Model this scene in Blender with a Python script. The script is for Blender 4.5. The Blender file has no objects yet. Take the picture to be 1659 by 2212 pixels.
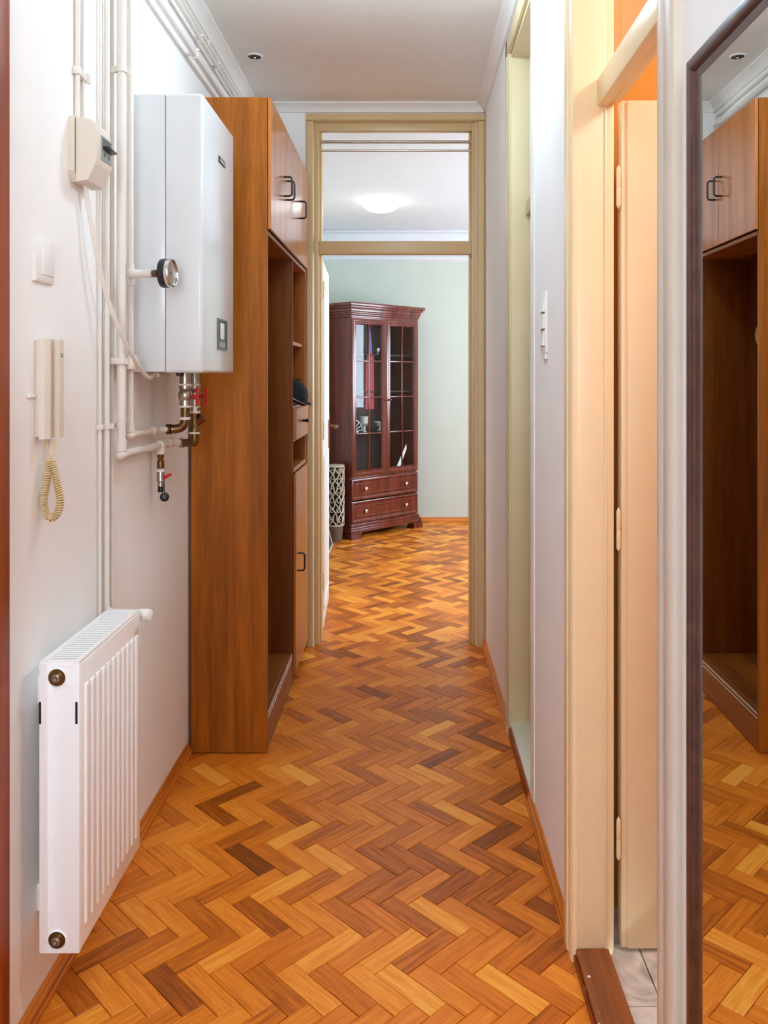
import bpy, bmesh, math, random
from mathutils import Vector, Matrix

# ------------------------------------------------------------------ camera, world, exposure
SC = bpy.context.scene
COL = SC.collection
F, CX, CY, CH = 1790.0, 880.0, 815.0, 1.38      # focal length / vanishing point (px), eye height (m)
cam = bpy.data.objects.new('camera', bpy.data.cameras.new('camera'))
COL.objects.link(cam)
cam.location = (0, 0, CH)
cam.rotation_euler = (math.pi / 2, 0, 0)
cam.data.sensor_fit = 'HORIZONTAL'
cam.data.sensor_width = 36
cam.data.lens = 36 * F / 1659
cam.data.shift_x = -(CX - 829.5) / 1659
cam.data.shift_y = -(1106 - CY) / 1659
cam.data.clip_start = 0.02
SC.camera = cam

W = bpy.data.worlds.new('sky'); SC.world = W; W.use_nodes = True
bg = W.node_tree.nodes['Background']
bg.inputs[0].default_value = (0.73, 0.87, 1.0, 1); bg.inputs[1].default_value = 9.5
SC.view_settings.view_transform = 'Standard'
SC.view_settings.look = 'None'
SC.view_settings.gamma = 1
SC.view_settings.use_curve_mapping = False
SC.view_settings.exposure = 0.95
SC.cycles.max_bounces = 10
SC.cycles.diffuse_bounces = 6
SC.cycles.glossy_bounces = 5
SC.cycles.transparent_max_bounces = 12
SC.cycles.use_denoising = True
SC.cycles.sample_clamp_indirect = 6
SC.cycles.caustics_reflective = False
SC.cycles.caustics_refractive = False

HALL_W, BACK_W, ROOM_W, BATH_W = 27.0, 4.0, 0.5, 22.0
HALL_C = (.54, .84, 1.0)

def light(name, kind, loc, power, color, size=0.1, rot=(0, 0, 0), size_y=None):
    d = bpy.data.lights.new(name, kind); d.energy = power; d.color = color
    if kind == 'AREA':
        d.size = size
        if size_y: d.shape = 'RECTANGLE'; d.size_y = size_y
    else: d.shadow_soft_size = size
    o = bpy.data.objects.new(name, d); COL.objects.link(o); o.location = loc; o.rotation_euler = rot
    return o

# sky portals in the two glazed openings (they only guide sampling of the sky)
for n_, loc_, rot_, a_, b_ in (('window_portal', (2.59, 6.08, 1.625), (0, math.radians(90), 0), 1.3, 2.05), ('rear_portal', (-.2, -1.69, 1.62), (math.radians(90), 0, 0), .66, 1.14)):
    light(n_, 'AREA', loc_, 1.0, (1, 1, 1), a_, rot_, b_).data.cycles.is_portal = True

# ------------------------------------------------------------------ helpers
R = random.Random(7)
ABS = {}
def at(px, py, Y): return Vector(((px - CX) * Y / F, Y, CH - (py - CY) * Y / F))

def lin(c):
    def f(v):
        v /= 255.0
        return v / 12.92 if v <= 0.04045 else ((v + 0.055) / 1.055) ** 2.4
    return (f(c[0]), f(c[1]), f(c[2]), 1)

def base_mat(name, rough=0.5, metal=0.0, coat=0.0, spec=0.5):
    m = bpy.data.materials.new(name); m.use_nodes = True
    nt = m.node_tree; b = nt.nodes['Principled BSDF']
    b.inputs['Roughness'].default_value = rough
    b.inputs['Metallic'].default_value = metal
    b.inputs['Coat Weight'].default_value = coat
    b.inputs['Coat Roughness'].default_value = 0.12
    b.inputs['Specular IOR Level'].default_value = spec
    return m, nt, b

def N(nt, typ, **kw):
    n = nt.nodes.new(typ)
    for k, v in kw.items():
        if k.startswith('i_'):
            n.inputs[k[2:].replace('_', ' ')].default_value = v
        else: setattr(n, k, v)
    return n

def plain(name, c, rough=0.5, metal=0.0, coat=0.0, var=0.03, nscale=6.0, bump=0.0, bscale=80.0, spec=0.5):
    """one colour with a faint procedural mottling and optional fine relief"""
    m, nt, b = base_mat(name, rough, metal, coat, spec)
    tc = N(nt, 'ShaderNodeTexCoord')
    nz = N(nt, 'ShaderNodeTexNoise'); nz.inputs['Scale'].default_value = nscale; nz.inputs['Detail'].default_value = 3
    nt.links.new(tc.outputs['Object'], nz.inputs['Vector'])
    r = N(nt, 'ShaderNodeValToRGB')
    a = lin(c)
    r.color_ramp.elements[0].position = 0.3; r.color_ramp.elements[1].position = 0.7
    r.color_ramp.elements[0].color = tuple(max(0, v * (1 - var)) for v in a[:3]) + (1,)
    r.color_ramp.elements[1].color = tuple(min(1, v * (1 + var)) for v in a[:3]) + (1,)
    nt.links.new(nz.outputs['Fac'], r.inputs['Fac'])
    nt.links.new(r.outputs['Color'], b.inputs['Base Color'])
    if bump:
        n2 = N(nt, 'ShaderNodeTexNoise'); n2.inputs['Scale'].default_value = bscale; n2.inputs['Detail'].default_value = 4
        nt.links.new(tc.outputs['Object'], n2.inputs['Vector'])
        bp = N(nt, 'ShaderNodeBump'); bp.inputs['Strength'].default_value = bump; bp.inputs['Distance'].default_value = 0.002
        nt.links.new(n2.outputs['Fac'], bp.inputs['Height']); nt.links.new(bp.outputs['Normal'], b.inputs['Normal'])
    return m

def wood(name, dark, mid, light_, rough=0.32, coat=0.3, scale=(14, 14, 0.9), streak=0.5, spec=0.5):
    """veneer: grain runs along the axis with the small scale"""
    m, nt, b = base_mat(name, rough, 0, coat, spec)
    tc = N(nt, 'ShaderNodeTexCoord'); oi = N(nt, 'ShaderNodeObjectInfo')
    mp = N(nt, 'ShaderNodeMapping'); mp.inputs['Scale'].default_value = scale
    mul = N(nt, 'ShaderNodeMath', operation='MULTIPLY'); mul.inputs[1].default_value = 13.7
    nt.links.new(oi.outputs['Random'], mul.inputs[0])
    nt.links.new(tc.outputs['Object'], mp.inputs['Vector'])
    n1 = N(nt, 'ShaderNodeTexNoise'); n1.noise_dimensions = '4D'
    n1.inputs['Scale'].default_value = 1.0; n1.inputs['Detail'].default_value = 5; n1.inputs['Distortion'].default_value = 0.6
    nt.links.new(mp.outputs['Vector'], n1.inputs['Vector']); nt.links.new(mul.outputs[0], n1.inputs['W'])
    n2 = N(nt, 'ShaderNodeTexNoise'); n2.noise_dimensions = '4D'
    n2.inputs['Scale'].default_value = 6.0; n2.inputs['Detail'].default_value = 3
    nt.links.new(mp.outputs['Vector'], n2.inputs['Vector']); nt.links.new(mul.outputs[0], n2.inputs['W'])
    mx = N(nt, 'ShaderNodeMix'); mx.data_type = 'FLOAT'; mx.inputs[0].default_value = streak * 0.6
    nt.links.new(n1.outputs['Fac'], mx.inputs[2]); nt.links.new(n2.outputs['Fac'], mx.inputs[3])
    r = N(nt, 'ShaderNodeValToRGB'); e = r.color_ramp.elements
    e[0].position = 0.33; e[0].color = lin(dark); e[1].position = 0.68; e[1].color = lin(light_)
    k = e.new(0.5); k.color = lin(mid)
    nt.links.new(mx.outputs[0], r.inputs['Fac']); nt.links.new(r.outputs['Color'], b.inputs['Base Color'])
    return m

def parquet(name, per_object):
    m, nt, b = base_mat(name, 0.38, 0, 0.0, 0.36)
    L = nt.links.new
    uv = N(nt, 'ShaderNodeUVMap')
    if per_object:
        oi = N(nt, 'ShaderNodeObjectInfo'); sep = N(nt, 'ShaderNodeSeparateColor')
        L(oi.outputs['Color'], sep.inputs['Color']); tone = sep.outputs['Red']; seed = oi.outputs['Random']
    else:
        g = N(nt, 'ShaderNodeNewGeometry'); tone = g.outputs['Random Per Island']; seed = tone
        mr = N(nt, 'ShaderNodeMapRange'); mr.inputs['To Min'].default_value = 0.12; mr.inputs['To Max'].default_value = 0.88
        L(tone, mr.inputs['Value']); tone = mr.outputs['Result']
    r = N(nt, 'ShaderNodeValToRGB'); e = r.color_ramp.elements
    e[0].position = 0.0; e[0].color = lin((126, 62, 10)); e[1].position = 1.0; e[1].color = lin((252, 180, 74))
    for p, c in ((0.22, (172, 88, 16)), (0.5, (218, 122, 30)), (0.78, (240, 149, 48))):
        k = e.new(p); k.color = lin(c)
    mul = N(nt, 'ShaderNodeMath', operation='MULTIPLY'); mul.inputs[1].default_value = 57.3
    L(seed, mul.inputs[0])
    mp = N(nt, 'ShaderNodeMapping'); mp.inputs['Scale'].default_value = (7, 90, 1)
    L(uv.outputs['UV'], mp.inputs['Vector'])
    n1 = N(nt, 'ShaderNodeTexNoise'); n1.noise_dimensions = '4D'; n1.inputs['Detail'].default_value = 4; n1.inputs['Scale'].default_value = 1.0
    n1.inputs['Distortion'].default_value = 0.8
    L(mp.outputs['Vector'], n1.inputs['Vector']); L(mul.outputs[0], n1.inputs['W'])
    mp2 = N(nt, 'ShaderNodeMapping'); mp2.inputs['Scale'].default_value = (16, 420, 1)
    L(uv.outputs['UV'], mp2.inputs['Vector'])
    n2 = N(nt, 'ShaderNodeTexNoise'); n2.noise_dimensions = '4D'; n2.inputs['Detail'].default_value = 2; n2.inputs['Scale'].default_value = 1.0
    L(mp2.outputs['Vector'], n2.inputs['Vector']); L(mul.outputs[0], n2.inputs['W'])
    s1 = N(nt, 'ShaderNodeMath', operation='MULTIPLY_ADD'); s1.inputs[1].default_value = 0.78; s1.inputs[2].default_value = -0.39
    L(n1.outputs['Fac'], s1.inputs[0])
    s2 = N(nt, 'ShaderNodeMath', operation='MULTIPLY_ADD'); s2.inputs[1].default_value = 0.52; s2.inputs[2].default_value = -0.26
    L(n2.outputs['Fac'], s2.inputs[0])
    a1 = N(nt, 'ShaderNodeMath', operation='ADD'); L(s1.outputs[0], a1.inputs[0]); L(s2.outputs[0], a1.inputs[1])
    a2 = N(nt, 'ShaderNodeMath', operation='ADD', use_clamp=True); L(a1.outputs[0], a2.inputs[0]); L(tone, a2.inputs[1])
    L(a2.outputs[0], r.inputs['Fac']); L(r.outputs['Color'], b.inputs['Base Color'])
    bp = N(nt, 'ShaderNodeBump'); bp.inputs['Strength'].default_value = 0.06; bp.inputs['Distance'].default_value = 0.001
    L(n2.outputs['Fac'], bp.inputs['Height']); L(bp.outputs['Normal'], b.inputs['Normal'])
    return m

def emit(name, c, strength):
    m = bpy.data.materials.new(name); m.use_nodes = True; nt = m.node_tree
    nt.nodes.remove(nt.nodes['Principled BSDF'])
    e = N(nt, 'ShaderNodeEmission'); e.inputs[0].default_value = lin(c); e.inputs[1].default_value = strength
    nt.links.new(e.outputs[0], nt.nodes['Material Output'].inputs[0])
    return m

def glass(name, tint=(255, 255, 255), rough=0.0):
    m = bpy.data.materials.new(name); m.use_nodes = True; nt = m.node_tree
    nt.nodes.remove(nt.nodes['Principled BSDF'])
    t = N(nt, 'ShaderNodeBsdfTransparent'); t.inputs[0].default_value = lin(tint)
    g = N(nt, 'ShaderNodeBsdfGlossy'); g.inputs['Roughness'].default_value = rough
    fr = N(nt, 'ShaderNodeFresnel'); fr.inputs['IOR'].default_value = 1.5
    mx = N(nt, 'ShaderNodeMixShader')
    ge = N(nt, 'ShaderNodeNewGeometry'); iv = N(nt, 'ShaderNodeMath', operation='SUBTRACT'); iv.inputs[0].default_value = 1
    mu = N(nt, 'ShaderNodeMath', operation='MULTIPLY')
    nt.links.new(ge.outputs['Backfacing'], iv.inputs[1]); nt.links.new(iv.outputs[0], mu.inputs[0]); nt.links.new(fr.outputs[0], mu.inputs[1])
    nt.links.new(mu.outputs[0], mx.inputs[0]); nt.links.new(t.outputs[0], mx.inputs[1]); nt.links.new(g.outputs[0], mx.inputs[2])
    nt.links.new(mx.outputs[0], nt.nodes['Material Output'].inputs[0])
    return m

def marble(name):
    m, nt, b = base_mat(name, 0.3)
    tc = N(nt, 'ShaderNodeTexCoord')
    n = N(nt, 'ShaderNodeTexNoise'); n.inputs['Scale'].default_value = 9; n.inputs['Detail'].default_value = 8; n.inputs['Distortion'].default_value = 2.2
    nt.links.new(tc.outputs['Object'], n.inputs['Vector'])
    r = N(nt, 'ShaderNodeValToRGB'); e = r.color_ramp.elements
    e[0].position = 0.3; e[0].color = lin((186, 184, 178)); e[1].position = 0.62; e[1].color = lin((242, 242, 238))
    nt.links.new(n.outputs['Fac'], r.inputs['Fac']); nt.links.new(r.outputs['Color'], b.inputs['Base Color'])
    return m

def specked(name):
    """worn varnished wood with small spots of white paint"""
    m = wood(name, (110, 56, 22), (148, 82, 36), (172, 102, 50), 0.45, 0.0, (40, 1.5, 40))
    nt = m.node_tree; b = nt.nodes['Principled BSDF']
    src = b.inputs['Base Color'].links[0].from_socket
    tc = N(nt, 'ShaderNodeTexCoord')
    v = N(nt, 'ShaderNodeTexVoronoi'); v.inputs['Scale'].default_value = 38
    nt.links.new(tc.outputs['Object'], v.inputs['Vector'])
    lt = N(nt, 'ShaderNodeMath', operation='LESS_THAN'); lt.inputs[1].default_value = 0.15
    nt.links.new(v.outputs['Distance'], lt.inputs[0])
    n = N(nt, 'ShaderNodeTexNoise'); n.inputs['Scale'].default_value = 13
    nt.links.new(tc.outputs['Object'], n.inputs['Vector'])
    g = N(nt, 'ShaderNodeMath', operation='GREATER_THAN'); g.inputs[1].default_value = 0.48
    nt.links.new(n.outputs['Fac'], g.inputs[0])
    mu = N(nt, 'ShaderNodeMath', operation='MULTIPLY'); nt.links.new(lt.outputs[0], mu.inputs[0]); nt.links.new(g.outputs[0], mu.inputs[1])
    mx = N(nt, 'ShaderNodeMix'); mx.data_type = 'RGBA'
    nt.links.new(mu.outputs[0], mx.inputs[0]); nt.links.new(src, mx.inputs[6]); mx.inputs[7].default_value = lin((232, 222, 205))
    nt.links.new(mx.outputs[2], b.inputs['Base Color'])
    return m

M = dict(
    wall=plain('wall_paint', (246, 244, 242), 0.85, var=0.015, bump=0.10, bscale=160),
    ceil=plain('ceiling_paint', (238, 233, 228), 0.9, var=0.015, bump=0.1, bscale=140),
    roomceil=plain('room_ceiling_paint', (226, 228, 233), 0.9, var=0.01),
    green=plain('sage_paint', (197, 204, 193), 0.85, var=0.015, bump=0.1, bscale=150),
    orange=plain('orange_paint', (208, 134, 42), 0.8, var=0.02),
    beige=plain('beige_gloss_paint', (208, 178, 130), 0.38, var=0.02, bump=0.06, bscale=25),
    cream=plain('cream_gloss_paint', (246, 222, 178), 0.34, var=0.02, bump=0.06, bscale=25),
    olive=plain('greenish_cream_paint', (210, 193, 154), 0.4, var=0.02, bump=0.06, bscale=25),
    taupe=plain('taupe_cream_paint', (214, 200, 184), 0.4, var=0.03, bump=0.06, bscale=25),
    white=plain('white_gloss_paint', (238, 236, 232), 0.35, var=0.015, bump=0.04, bscale=25),
    sill=plain('pale_green_sill_paint', (222, 222, 204), 0.4, var=0.02),
    enamel=plain('boiler_enamel', (218, 220, 221), 0.22, var=0.006, coat=0.2),
    rad=plain('radiator_enamel', (250, 250, 250), 0.3, var=0.006),
    pipe=plain('pipe_paint', (230, 221, 211), 0.38, var=0.02, nscale=20),
    ivory=plain('ivory_plastic', (222, 210, 194), 0.4, var=0.01),
    switch=plain('white_plastic', (240, 237, 233), 0.3, var=0.006),
    cordm=plain('tan_cord_plastic', (214, 188, 140), 0.45, var=0.03),
    brass=plain('aged_brass', (122, 92, 58), 0.35, 1.0, var=0.2, nscale=60),
    nickel=plain('nickel', (176, 168, 154), 0.3, 1.0, var=0.12, nscale=60),
    chrome=plain('chrome', (214, 214, 214), 0.12, 1.0, var=0.02),
    bronze=plain('bronze', (120, 78, 56), 0.35, 1.0, var=0.1, nscale=40),
    hemp=plain('white_sealing_tape', (236, 230, 220), 0.6, var=0.03),
    red=plain('red_handle', (196, 18, 20), 0.35, var=0.03),
    black=plain('black_plastic', (18, 17, 17), 0.35, var=0.1),
    cloth=plain('black_cloth', (24, 24, 27), 0.9, var=0.2, nscale=60, bump=0.4, bscale=300),
    dgrey=plain('dark_grey_plastic', (78, 84, 84), 0.35, var=0.05),
    mgrey=plain('mid_grey_plastic', (150, 156, 152), 0.4, var=0.04),
    dark=plain('dark_cavity', (26, 22, 20), 0.9),
    subfloor=plain('dark_joint', (58, 30, 12), 0.9, var=0.1),
    w_v=wood('walnut_veneer_vertical', (112, 58, 8), (154, 84, 16), (182, 106, 28), 0.42, 0.0, (16, 16, 1.0), spec=.22),
    w_h=wood('walnut_veneer_horizontal', (112, 58, 16), (148, 82, 26), (174, 102, 30), 0.42, 0.0, (16, 1.0, 16)),
    w_door=wood('walnut_veneer_door', (150, 84, 32), (178, 104, 44), (198, 124, 60), 0.28, 0.2, (18, 18, 1.0)),
    w_in=wood('walnut_veneer_inside_shaded', (92, 44, 10), (116, 60, 16), (136, 74, 22), 0.5, 0.0, (16, 16, 1.0), spec=.2),  # walnut made darker: shade inside the wardrobe put into the colour
    skirt=wood('oak_skirting', (164, 84, 16), (206, 118, 32), (226, 140, 48), 0.4, 0.0, (60, 1.2, 60)),
    skirt_x=wood('oak_skirting_end', (164, 84, 16), (206, 118, 32), (226, 140, 48), 0.4, 0.0, (1.2, 60, 60)),
    brown=wood('red_brown_door_wood', (120, 46, 8), (152, 64, 14), (170, 80, 22), 0.42, 0.0, (24, 24, 1.0), spec=.25),
    mahog=wood('mahogany', (72, 26, 18), (100, 40, 28), (122, 52, 36), 0.24, 0.4, (20, 20, 1.4)),
    mahog_in=wood('mahogany_inside_shaded', (44, 22, 18), (52, 28, 22), (60, 32, 26), 0.6, 0.0, (20, 20, 1.4)),  # mahogany darkened to paint in the shade behind the glazed doors
    mframe=wood('dark_mirror_frame_wood', (58, 30, 22), (78, 45, 34), (94, 57, 44), 0.34, 0.2, (40, 2, 40)),
    threshold=specked('worn_threshold_wood'),
    marble=marble('grey_marble_tile'),
    mirror=plain('silvered_mirror', (238, 240, 238), 0.0, 1.0, var=0.0),
    pane=glass('clear_pane'), frost=glass('clear_dial_glass'),
    gl=glass('cut_glass', (225, 230, 232), 0.05),
    lampglow=emit('lamp_glow', (206, 235, 255), HALL_W),
    rearfill=emit('rear_fill_glow', (206, 235, 255), 5.0),
    roomglow=emit('room_lamp_glow', (250, 253, 255), 5.0),
    bathglow=emit('bath_lamp_glow', (216, 238, 255), 5.0),
    straw=plain('straw', (198, 158, 98), 0.8, var=0.15, nscale=70, bump=0.5, bscale=200),
    dial=plain('dial_face', (236, 232, 226), 0.4, var=0.01),
    pennant_r=plain('red_felt', (160, 66, 72), 0.9, var=0.05), pennant_b=plain('blue_felt', (86, 98, 160), 0.9, var=0.05),
    paper=plain('pale_card', (222, 232, 228), 0.6, var=0.03),
    navy=plain('dark_teal_canvas', (38, 62, 72), 0.6, var=0.35, nscale=12),
    alum=plain('pale_aluminium_edge', (208, 214, 214), 0.35, 0.2, var=0.03),
    lattice=plain('silvered_wicker', (190, 178, 160), 0.45, 0.3, var=0.15, nscale=50),
    cup=plain('brown_wicker_foot', (104, 84, 72), 0.6, var=0.15, nscale=40),
    fin=plain('grille_shade_tile_bed', (70, 68, 64), 0.6),  # dark grey: painted shade under the grille slats, bed of the bathroom tiles
    pq=parquet('parquet_block', True), pq_far=parquet('parquet_block_far', False),
)

class MB:
    """collects shapes into one mesh"""
    def __init__(s): s.bm = bmesh.new()
    def _merge(s, t):
        me = bpy.data.meshes.new('t'); t.to_mesh(me); t.free(); s.bm.from_mesh(me); bpy.data.meshes.remove(me)
    def box(s, x0, x1, y0, y1, z0, z1, bev=0.0, seg=2, edges=None):
        t = bmesh.new(); bmesh.ops.create_cube(t, size=1)
        for v in t.verts:
            v.co = Vector((x0 + (v.co.x + .5) * (x1 - x0), y0 + (v.co.y + .5) * (y1 - y0), z0 + (v.co.z + .5) * (z1 - z0)))
        if bev > 0:
            es = [e for e in t.edges if edges is None or edges(e)]
            bmesh.ops.bevel(t, geom=es, offset=bev, segments=seg, affect='EDGES', profile=0.5)
        s._merge(t); return s
    def extrude(s, poly, axis, a0, a1):
        f = {'x': lambda p, a: (a, p[0], p[1]), 'y': lambda p, a: (p[0], a, p[1]), 'z': lambda p, a: (p[0], p[1], a)}[axis]
        A = [s.bm.verts.new(f(p, a0)) for p in poly]; B = [s.bm.verts.new(f(p, a1)) for p in poly]
        n = len(poly)
        new = [s.bm.faces.new((A[i], A[(i + 1) % n], B[(i + 1) % n], B[i])) for i in range(n)]
        new += [s.bm.faces.new(A), s.bm.faces.new(B)]
        return s
    def tube(s, pts, r, seg=10, closed=False, caps=True, radii=None):
        pts = [Vector(p) for p in pts]; n = len(pts); rings = []
        up = None
        for i, p in enumerate(pts):
            a = pts[(i - 1) % n] if (i or closed) else pts[0]; b = pts[(i + 1) % n] if (i < n - 1 or closed) else pts[-1]
            t = (b - a)
            t = t.normalized() if t.length > 1e-9 else Vector((0, 0, 1))
            if up is None:
                up = t.orthogonal().normalized()
            up = (up - t * up.dot(t))
            up = up.normalized() if up.length > 1e-6 else t.orthogonal().normalized()
            w = t.cross(up); rr = radii[i] if radii else r
            rings.append([s.bm.verts.new(p + (up * math.cos(2 * math.pi * k / seg) + w * math.sin(2 * math.pi * k / seg)) * rr) for k in range(seg)])
        for i in range(n if closed else n - 1):
            A, B = rings[i], rings[(i + 1) % n]
            for k in range(seg): s.bm.faces.new((A[k], A[(k + 1) % seg], B[(k + 1) % seg], B[k]))
        if caps and not closed:
            s.bm.faces.new(rings[0]); s.bm.faces.new(rings[-1])
        return s
    def lathe(s, prof, origin, axis=(0, 0, 1), seg=24):
        """prof: (radius, height along axis) pairs, ends closed when radius > 0"""
        ax = Vector(axis).normalized(); u = ax.orthogonal().normalized(); w = ax.cross(u); o = Vector(origin); rings = []
        for r, h in prof:
            if r < 1e-6: rings.append([s.bm.verts.new(o + ax * h)])
            else: rings.append([s.bm.verts.new(o + ax * h + (u * math.cos(2 * math.pi * k / seg) + w * math.sin(2 * math.pi * k / seg)) * r) for k in range(seg)])
        for A, B in zip(rings, rings[1:]):
            if len(A) == 1 and len(B) == 1: continue
            for k in range(seg):
                k2 = (k + 1) % seg
                if len(A) == 1: s.bm.faces.new((A[0], B[k], B[k2]))
                elif len(B) == 1: s.bm.faces.new((A[k], A[k2], B[0]))
                else: s.bm.faces.new((A[k], A[k2], B[k2], B[k]))
        if len(rings[0]) > 1: s.bm.faces.new(rings[0])
        if len(rings[-1]) > 1: s.bm.faces.new(rings[-1])
        return s
    def ring(s, rect, prof, mp, close=True):
        """mitred frame: rect (a0,a1,b0,b1); prof (inset, depth) pairs; mp(a,b,d) -> point"""
        a0, a1, b0, b1 = rect; loops = []
        for w, d in prof:
            loops.append([s.bm.verts.new(mp(*c, d)) for c in ((a0 + w, b0 + w), (a1 - w, b0 + w), (a1 - w, b1 - w), (a0 + w, b1 - w))])
        prs = list(zip(loops, loops[1:])) + ([(loops[-1], loops[0])] if close else [])
        for A, B in prs:
            for k in range(4): s.bm.faces.new((A[k], A[(k + 1) % 4], B[(k + 1) % 4], B[k]))
        return s
    def raised(s, rect, prof, mp):
        """panel whose face steps inwards by prof; closed over the middle and the back"""
        s.ring(rect, prof, mp, close=False)
        s.bm.verts.ensure_lookup_table(); n = len(prof) * 4; V = s.bm.verts[-n:] if False else list(s.bm.verts)[-n:]
        s.bm.faces.new(V[:4]); s.bm.faces.new(V[-4:])
        return s
    def ball(s, c, r, seg=16, scale=(1, 1, 1)):
        t = bmesh.new(); bmesh.ops.create_uvsphere(t, u_segments=seg, v_segments=max(6, seg // 2), radius=r)
        for v in t.verts: v.co = Vector((v.co.x * scale[0] + c[0], v.co.y * scale[1] + c[1], v.co.z * scale[2] + c[2]))
        s._merge(t); return s
    def build(s, name, mat, parent=None, world=True, smooth=True, angle=35):
        bm = s.bm
        bmesh.ops.recalc_face_normals(bm, faces=bm.faces)
        if parent is None:
            xs = [v.co for v in bm.verts]
            off = Vector((sum(p[i] for i in (0,) for p in ()), 0, 0)) if False else Vector(((min(p.x for p in xs) + max(p.x for p in xs)) / 2, (min(p.y for p in xs) + max(p.y for p in xs)) / 2, min(p.z for p in xs)))
        else: off = ABS[parent.name] if world else Vector((0, 0, 0))
        for v in bm.verts: v.co -= off
        me = bpy.data.meshes.new(name); bm.to_mesh(me); bm.free()
        if smooth:
            for p in me.polygons: p.use_smooth = True
            me.set_sharp_from_angle(angle=math.radians(angle))
        me.materials.append(M[mat])
        o = bpy.data.objects.new(name, me); COL.objects.link(o)
        if parent is None: o.location = off; ABS[o.name] = off.copy()
        else: o.parent = parent; ABS[o.name] = ABS[parent.name]
        return o

def thing(name, label, cat, loc=(0, 0, 0), group=None, kind=None, rotz=0):
    o = bpy.data.objects.new(name, None); COL.objects.link(o); o.location = loc; o.rotation_euler = (0, 0, rotz)
    o.empty_display_size = 0.05
    ABS[o.name] = Vector(loc); return tag(o, label, cat, group, kind)
def tag(o, label, cat=None, group=None, kind=None):
    o['label'] = label
    if cat: o['category'] = cat
    if group: o['group'] = group
    if kind: o['kind'] = kind
    return o
def copy_tree(o, parent=None):
    c = o.copy(); COL.objects.link(c)
    if parent: c.parent = parent
    for ch in list(o.children): copy_tree(ch, c)
    return c
def arc(c, a, b, r, n=6):
    """points of a quarter bend: from c + a*r to c + b*r with centre offset; a and b are unit vectors"""
    c, a, b = Vector(c), Vector(a), Vector(b)
    return [c + (a + b) * r - (b * math.cos(t) + a * math.sin(t)) * r for t in [math.pi / 2 * k / n for k in range(n + 1)]]
def spline(pts, n=8):
    P = [Vector(p) for p in pts]; P = [P[0] * 2 - P[1]] + P + [P[-1] * 2 - P[-2]]; out = []
    for i in range(1, len(P) - 2):
        for k in range(n):
            t = k / n; a, b, c, d = P[i - 1:i + 3]
            out.append(0.5 * ((2 * b) + (c - a) * t + (2 * a - 5 * b + 4 * c - d) * t * t + (3 * b - 3 * c + d - a) * t ** 3))
    out.append(P[-2]); return out

# ------------------------------------------------------------------ room shell
XL, XR, ZC, YF, YP, YB = -0.805, 0.40, 2.784, 4.26, 4.38, -1.7
RX1, RY1 = 2.6, 7.93
BX1, BY0, BY1 = 2.0, 0.75, 2.16
S = 'structure'
tag(MB().box(XL - .12, XL, 1.64, YF, -.03, ZC).box(XL - .12, XL, .70, 1.64, 2.15, ZC).box(XL - .12, XL, YB, .70, 0, ZC)
    .build('wall_left', 'wall'), 'white hallway wall carrying the boiler and radiator', 'wall', kind=S)
tag(MB().box(XR, XR + .092, YB, 1.271, 0, ZC).box(XR, XR + .092, 1.976, 2.67, 0, ZC).box(XR, XR + .092, 3.18, YF, 0, ZC)
    .box(XR, XR + .092, 1.271, 1.976, 2.62, ZC).box(XR, XR + .092, 2.67, 3.18, 2.62, ZC)
    .build('wall_right', 'wall'), 'white hallway wall with two narrow doorways and the mirror', 'wall', kind=S)
tag(MB().box(-.925, -.477, YF, YP, 0, ZC).box(.352, RX1 + .12, YF, YP, 0, ZC).box(-.477, .352, YF, YP, 2.694, ZC)
    .build('wall_end', 'wall'), 'white wall at the end of the hallway around the far doorway', 'wall', kind=S)
tag(MB().box(XL - .12, -.72, YB - .12, YB, 0, ZC).box(.32, XR + .12, YB - .12, YB, 0, ZC).box(-.72, .32, YB - .12, YB, 2.4, ZC).build('wall_back', 'wall'), 'white wall behind the camera closing the hallway', 'wall', kind=S)
tag(MB().box(XL - .12, XR + .12, YB - .12, YF, ZC, ZC + .1).build('ceiling', 'ceil'), 'plain off-white hallway ceiling with one recessed spotlight', 'ceiling', kind=S)
# far room
tag(MB().box(-.92, RX1 + .12, RY1, RY1 + .12, -.03, ZC).build('wall_room_end', 'green'), 'sage green wall at the far end of the room', 'wall', kind=S)
tag(MB().box(-.92, -.80, YP, RY1, -.03, ZC).build('wall_room_left', 'green'), 'sage green room wall on the left behind the open door', 'wall', kind=S)
tag(MB().box(RX1, RX1 + .12, YP, RY1, -.03, .95).box(RX1, RX1 + .12, YP, RY1, 2.3, ZC).box(RX1, RX1 + .12, YP, 5.0, .95, 2.3).box(RX1, RX1 + .12, 7.16, RY1, .95, 2.3)
    .build('wall_room_right', 'green'), 'sage green room wall on the right holding the window', 'wall', kind=S)
tag(MB().box(-.92, RX1 + .12, YF, RY1 + .12, ZC, ZC + .1).build('ceiling_room', 'roomceil'), 'white ceiling of the far room around the round lamp', 'ceiling', kind=S)
w1 = thing('window_1', 'window on the right side of the far room', 'window', (RX1 + .06, 6.01, .95), kind=S)
wf = MB().ring((5.0, 7.16, .95, 2.3), [(0, -.05), (0, .05), (.06, .05), (.06, -.05)], lambda a, b, d: (RX1 + .06 + d, a, b))
wf.box(RX1 + .03, RX1 + .09, 6.05, 6.11, 1.01, 2.24).build('window_frame', 'white', w1)
MB().box(RX1 + .055, RX1 + .06, 5.06, 6.05, 1.01, 2.24).build('pane', 'pane', w1)
MB().box(RX1 + .055, RX1 + .06, 6.11, 7.10, 1.01, 2.24).build('pane', 'pane', w1)
gd = thing('added_door_5', 'added unseen glazed door behind the camera, a daylight fill for the hallway', 'door', (-.2, YB - .06, 0), kind=S)  # added out of view so that sky light fills the hallway
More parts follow.
